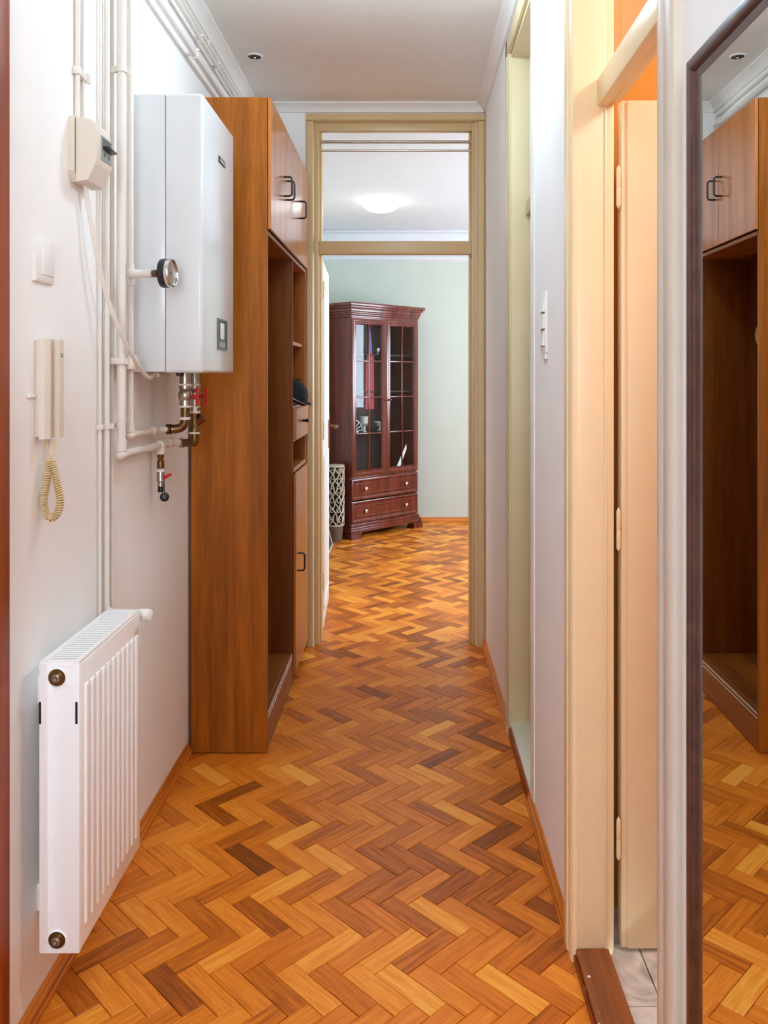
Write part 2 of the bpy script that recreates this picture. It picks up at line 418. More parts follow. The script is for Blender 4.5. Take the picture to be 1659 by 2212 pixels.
MB().ring((-.72, .32, 0, 2.4), [(0, -.04), (0, .04), (.07, .04), (.07, -.04)], lambda a, b, dd: (a, YB - .06 + dd, b)).build('door_frame', 'white', gd)
MB().box(-.65, .25, YB - .08, YB - .04, .07, 1.06, .003).box(-.65, -.52, YB - .08, YB - .04, 1.06, 2.33).box(.12, .25, YB - .08, YB - .04, 1.06, 2.33).box(-.52, .12, YB - .08, YB - .04, 2.18, 2.33).build('door_leaf', 'white', gd)
MB().box(-.52, .12, YB - .064, YB - .060, 1.06, 2.18).build('pane', 'pane', gd)
# bathroom
tag(MB().box(BX1, BX1 + .1, BY0 - .1, BY1 + .1, -.03, ZC).box(XR + .08, BX1, BY1, BY1 + .1, -.03, ZC).box(XR + .08, BX1, BY0 - .1, BY0, -.03, ZC)
    .build('wall_bathroom', 'orange'), 'warm orange bathroom walls seen over the open door', 'wall', kind=S)
tag(MB().box(XR + .092, BX1 + .1, BY0 - .1, BY1 + .1, ZC, ZC + .1).build('ceiling_bathroom', 'orange'), 'orange lit bathroom ceiling', 'ceiling', kind=S)
# closet behind the narrow far doorway
tag(MB().box(1.1, 1.2, 2.4, 3.3, 0, ZC).box(XR + .092, 1.1, 3.3, 3.4, 0, ZC).box(XR + .092, 1.1, 2.3, 2.4, 0, ZC).box(XR + .092, 1.2, 2.3, 3.4, ZC, ZC + .1).build('wall_closet', 'wall'), 'wall of the small room behind the closed narrow door', 'wall', kind=S)

# cornices
def cove(side):
    d = .045
    if side == 'left': return [(XL, ZC), (XL + d, ZC), (XL + d, ZC - .008), (XL + .026, ZC - .018), (XL + .012, ZC - .034), (XL + .010, ZC - .045), (XL, ZC - .045)]
    return [(XR, ZC), (XR - d, ZC), (XR - d, ZC - .008), (XR - .026, ZC - .018), (XR - .012, ZC - .034), (XR - .010, ZC - .045), (XR, ZC - .045)]
tag(MB().extrude(cove('left'), 'y', YB, YF).build('trim_1', 'ceil'), 'narrow white cornice above the pipes on the left', 'cornice', kind=S)
tag(MB().extrude(cove('right'), 'y', YB, YF).build('trim_2', 'ceil'), 'narrow white cornice along the right wall', 'cornice', kind=S)
tag(MB().extrude([(YF, ZC), (YF - .045, ZC), (YF - .045, ZC - .008), (YF - .026, ZC - .018), (YF - .012, ZC - .034), (YF - .01, ZC - .045), (YF, ZC - .045)], 'x', XL, XR)
    .build('trim_3', 'ceil'), 'narrow white cornice over the far doorway', 'cornice', kind=S)
tag(MB().box(-.80, RX1, RY1 - .012, RY1, 2.52, ZC).extrude([(RY1, 2.52), (RY1 - .05, 2.52), (RY1 - .05, 2.508), (RY1 - .03, 2.502), (RY1 - .018, 2.49), (RY1, 2.485)], 'x', -.80, RX1)
    .box(-.80, RX1, RY1 - .06, RY1, ZC - .03, ZC, .008).build('trim_4', 'roomceil'), 'deep white cornice band above the sage green wall', 'cornice', kind=S)

# baseboards
def skirt(x, s, h=.044, d=.017):     # s = +1 : grows towards +x
    return [(x, 0), (x + s * d, 0), (x + s * d, h * .28), (x + s * d * .82, h * .36), (x + s * d * .82, h * .62), (x + s * d * .5, h * .72), (x + s * d * .42, h * .92), (x + s * d * .2, h), (x, h)]
tag(MB().extrude(skirt(XL, 1), 'y', 1.64, 3.03).build('baseboard_left', 'skirt'), 'moulded oak skirting under the radiator on the left', 'baseboard', kind=S)
tag(MB().extrude(skirt(XR, -1), 'y', 2.04, 2.675).build('baseboard_right', 'skirt'), 'moulded oak skirting between the two doorways on the right', 'baseboard', kind=S)
tag(MB().extrude(skirt(XR, -1), 'y', 3.245, 4.24).build('baseboard_right', 'skirt'), 'moulded oak skirting between the narrow doorway and the far door', 'baseboard', kind=S)
tag(MB().extrude(skirt(XR, -1), 'y', YB, 1.2).build('baseboard_right', 'skirt'), 'moulded oak skirting below the mirror', 'baseboard', kind=S)
tag(MB().extrude([(RY1, 0), (RY1 - .018, 0), (RY1 - .018, .02), (RY1 - .012, .034), (RY1 - .006, .042), (RY1, .042)], 'x', -.80, RX1).build('baseboard_room_end', 'skirt_x'),
    'oak skirting along the sage green wall', 'baseboard', kind=S)

# ------------------------------------------------------------------ parquet floor
floor = MB().box(XL - .12, XR, YB, YF, -.08, -.012).box(-.92, RX1, YF, RY1, -.08, -.012).build('floor', 'subfloor')
tag(floor, 'herringbone oak parquet floor running into the far room', 'floor', kind=S)
BL, BW = .1784, .0540                                   # block length, block width
PX, PY = -.5737, 2.2061                                 # a chevron corner
SX, SY = BW * math.sqrt(2), BL * math.sqrt(2)
d1, d2 = Vector((1, 1)).normalized(), Vector((1, -1)).normalized()
def clip(poly, x0, x1, y0, y1):
    for ax, lim, sg in ((0, x0, 1), (0, x1, -1), (1, y0, 1), (1, y1, -1)):
        out = []
        for i in range(len(poly)):
            a, b = poly[i], poly[(i + 1) % len(poly)]
            da, db = (a[ax] - lim) * sg, (b[ax] - lim) * sg
            if da >= 0: out.append(a)
            if (da >= 0) != (db >= 0):
                t = da / (da - db); out.append(a + (b - a) * t)
        poly = out
        if len(poly) < 3: return []
    return poly
TONES = [(387, 2129, .14), (414, 2183, .92), (562, 1978, .22), (508, 2051, .78), (640, 2029, .45), (662, 2141, .74), (731, 2141, .42), (589, 2150, .34),
    (435, 1985, .3), (601, 1924, .85), (680, 1925, .6), (949, 1924, .2), (885, 1981, .26), (937, 1981, .82), (910, 2054, .34), (846, 2048, .8), (1169, 1966, .14),
    (1084, 1981, .25), (1111, 2138, .85), (1030, 2129, .5), (882, 2141, .86), (834, 2147, .75), (493, 1727, .1), (517, 1844, .02), (430, 1745, .18), (632, 1678, .96),
    (671, 1781, .88), (448, 1787, .72), (632, 1889, .82), (752, 1880, .84), (722, 1787, .3), (919, 1678, .84), (1003, 1733, .26), (1099, 1781, .1), (1127, 1823, .12),
    (1075, 1630, .8), (1087, 1618, .12), (907, 1847, .24), (1009, 1880, .18), (1111, 1835, .62), (907, 1727, .72), (794, 1494, .12), (789, 1409, .16), (969, 1555, .92),
    (728, 1555, .2), (852, 1462, .78), (932, 1552, .26), (1038, 1563, .16), (360, 2030, .4), (390, 2060, .35), (1190, 2035, .25), (1060, 2060, .62), (1200, 2080, .4), (690, 2075, .85)]
spots = []
for px, py, t in TONES:
    Y = CH * F / (py - CY); spots.append((Vector(((px - CX) * Y / F, Y)), t))
allb = []
hall = (XL + .002, XR - .001, YB, YF + .06); room = (-.798, RX1 - .002, YF + .06, RY1 - .002)
for j in range(-18, 26):
    for i in range(-12, 50):
        P = Vector((PX + i * SX, PY + j * SY))
        for kind in (0, 1):
            o, u, v = (P, d1, d2) if kind == 0 else (P, d2, -d1)
            g = .0009
            q = [o + u * g + v * g, o + u * (BL - g) + v * g, o + u * (BL - g) + v * (BW - g), o + u * g + v * (BW - g)]
            for reg in (hall, room):
                c = clip(q, *reg)
                if len(c) < 3: continue
                area = abs(sum(c[k].x * c[(k + 1) % len(c)].y - c[(k + 1) % len(c)].x * c[k].y for k in range(len(c)))) / 2
                if area < 6e-5: continue
                allb.append((o, u, v, c, area))
def seen(b):
    m = sum(b[3], Vector((0, 0))) / len(b[3])
    if not (1.62 < m.y < YF): return False
    px, py = CX + m.x * F / m.y, CY + CH * F / m.y
    return -20 < px < 1680 and py < 2260 and not (m.x < -.55 and m.y > 3.09)
vis = sorted([b for b in allb if seen(b)], key=lambda b: sum(p.y for p in b[3]) / len(b[3]))[:300]
ids = {id(b) for b in vis}
def block_mesh(bm, b, org, uvl, bev=.0011):
    o, u, v, c, _ = b
    ctr = sum(c, Vector((0, 0))) / len(c)
    def ins(p):
        dd = ctr - p; L = dd.length
        return p + dd * min(.6, bev * 1.5 / max(L, 1e-6))
    rnd = R.random() * 3
    dz = R.uniform(-.0003, .0003)
    low = [bm.verts.new((p.x - org.x, p.y - org.y, -.012)) for p in c]
    mid = [bm.verts.new((p.x - org.x, p.y - org.y, -.0012 + dz)) for p in c]
    top = [bm.verts.new((ins(p).x - org.x, ins(p).y - org.y, dz)) for p in c]
    n = len(c); fs = []
    for k in range(n):
        fs.append(bm.faces.new((low[k], low[(k + 1) % n], mid[(k + 1) % n], mid[k])))
        fs.append(bm.faces.new((mid[k], mid[(k + 1) % n], top[(k + 1) % n], top[k])))
    fs.append(bm.faces.new(top))
    for f in fs:
        for l in f.loops:
            w = Vector((l.vert.co.x + org.x, l.vert.co.y + org.y)) - o
            l[uvl].uv = (w.dot(u) + rnd, w.dot(v) + rnd * 1.7)
def tone_of(b):
    o, u, v = b[0], b[1], b[2]
    for p, t in spots:
        w = p - o
        if 0 <= w.dot(u) <= BL and 0 <= w.dot(v) <= BW: return t
    return min(.9, max(.12, R.gauss(.5, .15)))
shared = {}
for b in vis:
    full = len(b[3]) == 4 and b[4] > .97 * (BL - .001) * (BW - .001)
    key = (round(b[1].y, 2), R.randrange(12)) if full else None
    org = b[0] if full else sum(b[3], Vector((0, 0))) / len(b[3])
    me = shared.get(key) if key else None
    if me is None:
        bm = bmesh.new(); uvl = bm.loops.layers.uv.new('UVMap'); block_mesh(bm, b, org, uvl)
        bmesh.ops.recalc_face_normals(bm, faces=bm.faces)
        me = bpy.data.meshes.new('parquet_block'); bm.to_mesh(me); bm.free(); me.materials.append(M['pq'])
        if key: shared[key] = me
    ob = bpy.data.objects.new('parquet_block', me); COL.objects.link(ob)
    ob.parent = floor; ob.location = Vector((org.x, org.y, 0)) - ABS[floor.name]
    ob.color = (tone_of(b), 0, 0, 1)
bm = bmesh.new(); uvl = bm.loops.layers.uv.new('UVMap')
for b in allb:
    if id(b) not in ids: block_mesh(bm, b, Vector((ABS[floor.name].x, ABS[floor.name].y)), uvl)
for v in bm.verts: v.co.z -= ABS[floor.name].z
bmesh.ops.recalc_face_normals(bm, faces=bm.faces)
me = bpy.data.meshes.new('parquet_blocks'); bm.to_mesh(me); bm.free(); me.materials.append(M['pq_far'])
ob = bpy.data.objects.new('parquet_blocks', me); COL.objects.link(ob); ob.parent = floor; ob['kind'] = 'stuff'

# bathroom tiles
bf = MB().box(XR + .075, BX1, BY0, BY1, -.08, -.008).build('floor_bathroom', 'fin'); tag(bf, 'grey marble tiled bathroom floor beyond the worn threshold', 'floor', kind=S)
T = .30
for i in range(5):
    for j in range(7):
        x0, y0 = .562 + (i - 1) * T, .62 + j * T
        x1, y1 = min(x0 + T - .003, BX1), min(y0 + T - .003, BY1); x0 = max(x0, XR + .077); y0 = max(y0, BY0)
        if x1 - x0 > .02 and y1 - y0 > .02: MB().box(x0, x1, y0, y1, -.008, 0, .001, 1).build('tile', 'marble', bf)

# ------------------------------------------------------------------ doors
# far doorway with transom
d = thing('door_1', 'far doorway with beige frame, open transom and open white door', 'door', (-.06, YF, 0), kind=S)
cas = [(0, 0), (0, .016), (.008, .022), (.034, .022), (.040, .014), (.042, 0)]
def casing_v(x0, sgn, z1): return [(x0 + sgn * w, YF - dd) for w, dd in cas]
MB().extrude(casing_v(-.519, 1, 0), 'z', 0, 2.69).build('casing', 'beige', d)
MB().extrude(casing_v(.397, -1, 0), 'z', 0, 2.69).build('casing', 'beige', d)
MB().extrude([(YF - dd, 2.732 - w) for w, dd in cas], 'x', -.519, .397).build('casing', 'beige', d)
MB().box(-.477, -.456, YF + .004, YP + .03, 0, 2.694, .003).box(-.456, -.446, YF + .05, YP + .0, 0, 2.66, .002).build('jamb', 'beige', d)
MB().box(.332, .354, YF + .004, YP + .03, 0, 2.694, .003).box(.322, .332, YF + .05, YP + .0, 0, 2.66, .002).build('jamb', 'beige', d)
MB().box(-.456, .332, YF + .004, YF + .045, 2.648, 2.694, .003).build('head', 'beige', d)
MB().box(-.456, .332, YF + .006, YF + .048, 2.0154, 2.082, .004).box(-.456, .332, YF + .022, YF + .044, 2.013, 2.0156, .001).build('transom_bar', 'beige', d)
# leaf: local frame at the hinge
ang = math.atan2(-.035, .74)
leaf = bpy.data.objects.new('door_leaf', None)
lm = MB()
lm.box(-.04, 0, 0, .765, .008, 2.012, .002)
for z0, z1 in ((.12, .95), (1.12, 1.90)):
    lm.ring((.10, .665, z0, z1), [(0, 0), (.004, .006), (.016, .006), (.022, 0), (.022, -.004), (0, -.004)], lambda a, b, dd: (dd, a, b))
leafo = lm.build('door_leaf', 'white', d, world=False)
leafo.location = Vector((-.452, YP + .015, 0)) - ABS[d.name]; leafo.rotation_euler = (0, 0, -ang * 1.0 if False else math.atan2(.035, .74))
hd = MB().box(0, .007, .69, .725, .93, 1.16, .002).lathe([(.011, 0), (.009, .035), (.009, .05)], (0.005, .708, 1.08), (1, 0, 0), 12)
hd.tube([(.05, .712, 1.08), (.055, .69, 1.082), (.052, .62, 1.078), (.045, .595, 1.076)], .0075, 8)
hd.build('door_handle', 'bronze', leafo, world=False)['label'] = 'bronze lever handle with long plate'
for z in (.25, 1.05, 1.8):
    MB().lathe([(.007, 0), (.007, .09)], (.004, -.006, z), (0, 0, 1), 10).build('hinge', 'beige', leafo, world=False)

# narrow doorway on the right (closed door)
d = thing('door_2', 'narrow cream doorway with closed door between the light switch and the far door', 'door', (XR, 2.92, 0), kind=S)
MB().extrude([(3.245, XR), (3.245, XR - .013), (3.238, XR - .017), (3.20, XR - .017), (3.192, XR - .011), (3.17, XR - .011), (3.17, XR)][::1], 'z', 0, 2.69).bm.free()
def vcas(y0, y1, depth=.016):      # casing section in (x, y)
    s = 1 if y1 > y0 else -1; wd = abs(y1 - y0)
    pr = [(0, 0), (depth * .8, 0), (depth, .006), (depth, wd * .45), (depth * .75, wd * .52), (depth * .75, wd * .62), (depth * .9, wd * .68), (depth * .9, wd - .008), (depth * .6, wd), (0, wd)]
    return [(XR - a, y0 + s * b) for a, b in pr]
MB().extrude(vcas(3.245, 3.175), 'z', 0, 2.69).build('casing', 'olive', d)
MB().extrude([(XR - .0, 2.60), (XR - .003, 2.60), (XR - .004, 2.605), (XR - .004, 2.665), (XR, 2.67)], 'z', 0, 2.69).build('casing', 'white', d)
MB().box(XR - .016, XR, 2.60, 3.245, 2.62, 2.69, .004).build('casing', 'olive', d)
MB().box(XR - .002, XR + .12, 3.172, 3.19, .05, 2.62, .002).box(XR + .064, XR + .12, 3.16, 3.172, .05, 2.62, .002).build('jamb', 'olive', d)
MB().box(XR, XR + .12, 2.655, 2.672, .05, 2.62, .002).build('jamb', 'olive', d)
MB().box(XR - .002, XR + .12, 2.66, 3.19, 2.605, 2.622, .002).build('head', 'olive', d)
MB().box(XR + .052, XR + .12, 2.672, 3.172, 1.997, 2.052, .004).build('transom_bar', 'olive', d)
MB().box(XR + .08, XR + .084, 2.672, 3.172, 2.052, 2.605).build('transom_pane', 'pane', d)
dl = MB().box(XR + .068, XR + .105, 2.674, 3.158, .06, 1.995, .002)
dl.ring((2.74, 3.09, .2, 1.85), [(0, 0), (.004, .006), (.016, .006), (.022, 0), (.022, -.003), (0, -.003)], lambda a, b, dd: (XR + .068 - dd, a, b)).build('door_leaf', 'olive', d)
MB().box(XR - .004, XR + .12, 2.672, 3.172, 0, .053, .003).build('sill', 'sill', d)
MB().box(XR - .012, XR - .004, 2.672, 3.172, 0, .04, .002).build('sill_edging', 'brown', d)

# bathroom doorway (door standing open inwards)
d = thing('door_3', 'cream bathroom doorway at the right with its door standing open', 'door', (XR, 1.62, 0), kind=S)
MB().extrude(vcas(2.035, 1.955), 'z', 0, 2.69).build('casing', 'cream', d)
MB().extrude(vcas(1.205, 1.288), 'z', 0, 2.69).build('casing', 'taupe', d)
MB().box(XR - .016, XR, 1.205, 2.035, 2.62, 2.69, .004).build('casing', 'cream', d)
jb = MB().box(XR - .006, XR + .071, 1.958, 1.977, 0, 2.62, .002).box(XR + .0705, XR + .090, 1.968, 1.985, 0, 2.62, .002).box(XR + .066, XR + .0705, 1.955, 1.962, 0, 2.02, .0015)
jb.build('jamb', 'cream', d)
MB().box(XR - .004, XR + .094, 1.270, 1.287, 0, 2.62, .002).build('jamb', 'cream', d)
MB().box(XR - .004, XR + .094, 1.27, 1.98, 2.605, 2.624, .002).build('head', 'cream', d)
tb = MB().box(XR + .048, XR + .075, 1.286, 1.962, 2.02, 2.085, .004).box(XR + .075, XR + .098, 1.286, 1.97, 2.03, 2.085, .002).box(XR + .098, XR + .112, 1.286, 1.97, 2.042, 2.085, .002)
tb.build('transom_bar', 'cream', d)
MB().box(XR + .09, XR + .094, 1.286, 1.97, 2.085, 2.605).build('transom_pane', 'pane', d)
lf = MB().box(.514, 1.10, 1.992, 2.03, .009, 2.045, .002).box(.527, 1.09, 1.986, 1.994, .009, 2.045, .004).build('door_leaf', 'cream', d)
for z in (.23, .97, 1.79):
    hz = CH - 0  # hinge pins at three heights
    MB().lathe([(.001, -.006), (.005, 0), (.0055, .002), (.0055, .043), (.0045, .045), (.0055, .047), (.0055, .088), (.004, .092), (.001, .098)], (.5055, 1.984, z), (0, 0, 1), 10).build('hinge', 'cream', lf)
th = MB().box(XR - .003, XR + .0755, 1.288, 1.958, 0, .032, .004).build('threshold', 'threshold', d)
th['label'] = 'worn brown wooden threshold with white paint specks'
MB().box(XR - .008, XR - .003, 1.288, 1.958, 0, .018, .003).build('edging', 'brown', th)

# entrance door at the extreme left
d = thing('door_4', 'red-brown wooden door casing at the left edge of the hallway', 'door', (XL, 1.17, 0), kind=S)
MB().box(XL, XL + .02, 1.555, 1.64, 0, 2.15, .005).build('casing', 'brown', d)
MB().box(XL, XL + .02, .70, .785, 0, 2.15, .005).build('casing', 'brown', d)
MB().box(XL, XL + .02, .785, 1.555, 2.07, 2.15, .005).build('casing', 'brown', d)
dl = MB().box(XL - .06, XL - .02, .785, 1.555, .01, 2.07, .002)
for z0, z1 in ((.15, .95), (1.1, 1.95)):
    dl.ring((.88, 1.46, z0, z1), [(0, 0), (.006, .008), (.02, .008), (.028, 0), (.028, -.003), (0, -.003)], lambda a, b, dd: (XL - .02 + dd, a, b))
dl.build('door_leaf', 'brown', d)

# ------------------------------------------------------------------ lamps
def dome(name, label, loc, r, h, glow, power, color, rim='white'):
    t = thing(name, label, 'lamp', loc)
    x, y, z = loc
    MB().lathe([(r * .72, 0), (r * .80, -.006), (r * .80, -.022), (r * .74, -.026)], loc, (0, 0, 1), 40).build('lamp_base', rim, t)
    prof = [(r * .86, -.020), (r, -.034)] + [(r * math.cos(a), -.034 - (h - .034) * math.sin(a)) for a in [math.pi / 2 * k / 9 for k in range(1, 9)]] + [(0, -h)]
    MB().lathe(prof, loc, (0, 0, 1), 40).build('lamp_shade', glow, t)
    l = light('lamp_bulb', 'POINT', (0, 0, -h - .10), power, color, .11); l.parent = t
    return t
pl_ = thing('pendant_lamp', 'lit glass globe pendant hanging from the hallway ceiling, above the frame', 'lamp', (-.04, 2.50, ZC))
MB().lathe([(.05, 0), (.05, -.012), (.03, -.03), (.012, -.034)], (-.04, 2.50, ZC), (0, 0, 1), 24).build('ceiling_rose', 'white', pl_)
MB().tube([(-.04, 2.50, ZC - .03), (-.04, 2.50, 2.74)], .004, 8).build('cord', 'white', pl_)
MB().ball((-.04, 2.50, 2.652), .10, 32).build('lamp_globe', 'lampglow', pl_)
dome('ceiling_lamp', 'added unseen dome lamp behind the camera, filling the hallway with light', (-.2, -.35, ZC), .15, .10, 'rearfill', BACK_W, HALL_C)  # extra lamp added out of view as fill light
dome('ceiling_lamp', 'round white lit dome lamp on the ceiling of the far room', (-.213, 6.62, ZC), .138, .085, 'roomglow', ROOM_W, (.97, .98, 1))
dome('ceiling_lamp', 'round warm lit lamp on the bathroom ceiling', (1.25, 1.45, ZC), .12, .09, 'bathglow', BATH_W, (.66, .86, 1))

t = thing('ceiling_spotlight', 'small black recessed spotlight, unlit, in the hallway ceiling near the wardrobe', 'spotlight', (-.667, 3.62, ZC))
MB().lathe([(.036, 0), (.036, -.003), (.031, -.006), (.028, -.004), (.026, -.001)], (-.667, 3.62, ZC), (0, 0, 1), 28).build('rim', 'ceil', t)
MB().lathe([(.028, -.0005), (.028, -.0045), (.022, -.003), (.014, -.002), (.0, -.002)], (-.667, 3.62, ZC), (0, 0, 1), 28).build('reflector', 'black', t)
MB().ball((-.667, 3.62, ZC - .006), .007, 12).build('bulb', 'chrome', t)

# ------------------------------------------------------------------ boiler
BX0, BXS, BXF, BYN, BYR, BZ0, BZ1 = -.799, -.7005, -.592, 2.40, 2.826, 1.393, 2.204
t = thing('wall_boiler', 'white wall-hung boiler between the pipes and the wardrobe', 'boiler', (-.70, 2.61, BZ0))
vert = lambda e: abs(e.verts[0].co.z - e.verts[1].co.z) > .1
MB().box(BX0, BXS - .0012, BYN + .002, BYR - .002, BZ0 + .003, BZ1 - .003, .002).build('back_casing', 'enamel', t)
MB().box(BXS - .003, BXS + .003, BYN + .008, BYR - .008, BZ0 + .008, BZ1 - .008).build('seam', 'dgrey', t)
MB().box(BXS + .0012, BXF, BYN, BYR, BZ0, BZ1, .010, 4, lambda e: not (max(e.verts[0].co.x, e.verts[1].co.x) < BXS + .01)).build('front_cover', 'enamel', t)
bd = MB().box(BXF, BXF + .002, 2.597, 2.684, 2.056, 2.076, .0008).build('badge', 'black', t)
MB().box(BXF + .002, BXF + .0025, 2.609, 2.672, 2.061, 2.071).build('badge_lettering', 'mgrey', bd)
cp = MB().ring((2.578, 2.712, 1.466, 1.565), [(0, 0), (0, .003), (.006, .004), (.009, .002), (.009, 0)], lambda a, b, dd: (BXF + dd, a, b)).box(BXF, BXF + .001, 2.58, 2.71, 1.468, 1.563).build('control_panel', 'dgrey', t)
MB().box(BXF + .0005, BXF + .0016, 2.592, 2.698, 1.496, 1.554).build('window', 'black', cp)
MB().box(BXF + .001, BXF + .006, 2.612, 2.655, 1.499, 1.551, .0015).build('flap', 'switch', cp)
MB().box(BXF + .0005, BXF + .002, 2.60, 2.69, 1.473, 1.491, .0005).build('label_plate', 'mgrey', cp)
MB().lathe([(.012, 0), (.012, -.006), (.008, -.010)], (-.675, 2.46, BZ0), (0, 0, 1), 14).build('drain_knob', 'black', t)

# boiler connections: two vertical valve stacks
def stack(label, X, Y, strainer):
    s = thing('isolation_valve', label, 'valve', (X, Y, 1.2))
    zz = lambda py: CH + (CY - py) * Y / F
    MB().lathe([(.017, 0), (.017, zz(829) - BZ0)], (X, Y, BZ0), (0, 0, 1), 12).build('union_nut', 'nickel', s)
    MB().lathe([(.019, 0), (.0195, -.003), (.019, -.006)], (X, Y, zz(829)), (0, 0, 1), 16).build('sealing_ring', 'hemp', s)
    z1, z0 = zz(833), zz(876)
    MB().lathe([(.019, 0), (.019, -.010), (.016, -.014), (.021, -.022), (.021, -.040), (.017, -.046), (.018, z0 - z1)], (X, Y, z1), (0, 0, 1), 16).build('valve_body', 'nickel', s)
    zc = zz(857)
    h = MB().lathe([(.006, 0), (.006, .022)], (X + .018, Y, zc), (1, 0, 0), 10)
    h.extrude([(zc - .026, -.012), (zc - .004, -.004), (zc - .004, .004), (zc - .026, .012)], 'x', 0, .001) if False else None
    for sg in (1, -1):
        a, b = zc + sg * .004, zc + sg * .030
        P = [(Y - .005, a), (Y + .005, a), (Y + .013, b), (Y - .013, b)]
        h.extrude(P, 'x', X + .036, X + .043)
    h.build('butterfly_handle', 'red', s)['label'] = 'red butterfly handle'
    MB().lathe([(.0185, 0), (.019, -.003), (.0185, -.006)], (X, Y, zz(876)), (0, 0, 1), 16).build('sealing_ring', 'hemp', s)
    return s, zz
s, zz = stack('nickel valve with red butterfly handle under the boiler, nearer the pipes', -.70, 2.61, False)
c = [(-.70, 2.61, zz(880)), (-.70, 2.61, zz(903)), (-.70, 2.61, 1.238)] + arc((-.70, 2.61, 1.238 ), (0, 0, -1), (-1, 0, 0), .0, 1)[:1]
MB().tube(spline([(-.70, 2.61, zz(879)), (-.70, 2.61, 1.262), (-.702, 2.61, 1.236), (-.713, 2.61, 1.222), (-.73, 2.608, 1.2175), (-.742, 2.606, 1.217)], 6), .014, 14).build('elbow', 'brass', s)
MB().lathe([(.0165, 0), (.017, -.004), (.0165, -.008)], (-.70, 2.61, zz(901)), (0, 0, 1), 14).build('sealing_ring', 'hemp', s)
MB().lathe([(.0165, 0), (.0165, .014)], (-.757, 2.606, 1.217), (1, 0, 0), 14).build('collar', 'brass', s)
s, zz = stack('nickel valve with red butterfly handle and strainer under the boiler, nearer the wardrobe', -.70, 2.725, True)
MB().lathe([(.016, zz(880)), (.016, zz(889))], (-.70, 2.725, 0), (0, 0, 1), 8).build('hex_nut', 'nickel', s)
MB().lathe([(.0185, 0), (.019, -.004), (.0185, -.007)], (-.70, 2.725, zz(888)), (0, 0, 1), 14).build('sealing_ring', 'hemp', s)
st = MB().lathe([(.017, zz(892)), (.015, zz(905)), (.015, zz(922)), (.017, zz(924)), (.017, zz(932))], (-.70, 2.725, 0), (0, 0, 1), 14)
st.lathe([(.011, 0), (.012, .028), (.016, .029), (.016, .036), (.007, .037)], (-.698, 2.725, zz(917)), (.75, 0, .66), 8)
st.build('strainer', 'brass', s)
MB().lathe([(.0175, 0), (.018, -.003), (.0175, -.006)], (-.70, 2.725, zz(933)), (0, 0, 1), 14).build('sealing_ring', 'hemp', s)
MB().tube(spline([(-.70, 2.725, zz(936)), (-.70, 2.725, zz(950)), (-.704, 2.728, zz(957)), (-.716, 2.732, 1.166), (-.735, 2.736, 1.163)], 6), .013, 14).build('elbow', 'brass', s)
MB().lathe([(.016, 0), (.016, .012)], (-.752, 2.738, 1.163), (1, -.05, 0), 14).build('collar', 'nickel', s)

# heating pipes
def bend(p, q, r_, n=6):
    """poly-line with rounded corners"""
    out = []
    P = [Vector(v) for v in p]
    out.append(P[0])
    for i in range(1, len(P) - 1):
        a, b, c = P[i - 1], P[i], P[i + 1]
        u, v = (a - b).normalized(), (c - b).normalized()
        k = min(q, (a - b).length * .45, (c - b).length * .45)
        for j in range(n + 1):
            tt = j / n; out.append((b + u * k) * (1 - tt) ** 2 + b * 2 * tt * (1 - tt) + (b + v * k) * tt ** 2)
    out.append(P[-1]); return out
def clamp(parent, X, Y, Z, r, h=.012):
    m = MB().lathe([(r + .001, -h / 2), (r + .004, -h / 2), (r + .004, h / 2), (r + .001, h / 2)], (X, Y, Z), (0, 0, 1), 16)
    m.box(XL, X - r, Y - .004, Y + .004, Z - h / 2, Z + h / 2)
    m.box(X + r * .3, X + r + .007, Y + r + .001, Y + r + .008, Z - h * .6, Z + h * .6, .001)
    return m.build('clamp', 'pipe', parent)
def yclamp(parent, X, Y, Z, r, h=.012):
    m = MB().lathe([(r + .001, -h / 2), (r + .004, -h / 2), (r + .004, h / 2), (r + .001, h / 2)], (X, Y, Z), (0, 1, 0), 16)
    m.box(XL, X - r, Y - h / 2, Y + h / 2, Z - .004, Z + .004).box(X + r * .2, X + r + .006, Y - h * .6, Y + h * .6, Z + r, Z + r + .008, .001)
    return m.build('clamp', 'pipe', parent)

p = thing('heating_pipe', 'thickest white pipe on the left wall, turning under the boiler with the lower elbow', 'pipe', (-.77, 2.23, 1.17))
MB().tube(bend([(-.77, 4.2, 2.548), (-.77, 2.23, 2.548), (-.77, 2.23, 1.172), (-.77, 2.70, 1.168), (-.748, 2.74, 1.164)], .022, .0), .0118, 14).build('pipe_run', 'pipe', p)
MB().lathe([(.0145, 0), (.0145, .030)], (-.77, 2.23, 1.182), (0, 0, 1), 16).lathe([(.0145, 0), (.0145, .028)], (-.77, 2.236, 1.172), (0, 1, 0), 16).ball((-.77, 2.23, 1.172), .0148, 16).build('elbow', 'pipe', p)
MB().lathe([(.014, 0), (.015, .014), (.0135, .03), (.0145, .06)], (-.77, 2.655, 1.1685), (0, 1, 0), 14).build('socket', 'pipe', p)
clamp(p, -.77, 2.23, 2.208, .0118, .016); yclamp(p, -.77, 3.0, 2.548, .0118)
p = thing('heating_pipe', 'white pipe beside the boiler ending in the upper of the two elbows', 'pipe', (-.775, 2.316, 1.21))
MB().tube(bend([(-.782, 4.2, 2.652), (-.775, 2.316, 2.652), (-.775, 2.316, 1.219), (-.775, 2.56, 1.217), (-.752, 2.605, 1.217)], .02, .0), .0096, 14).build('pipe_run', 'pipe', p)
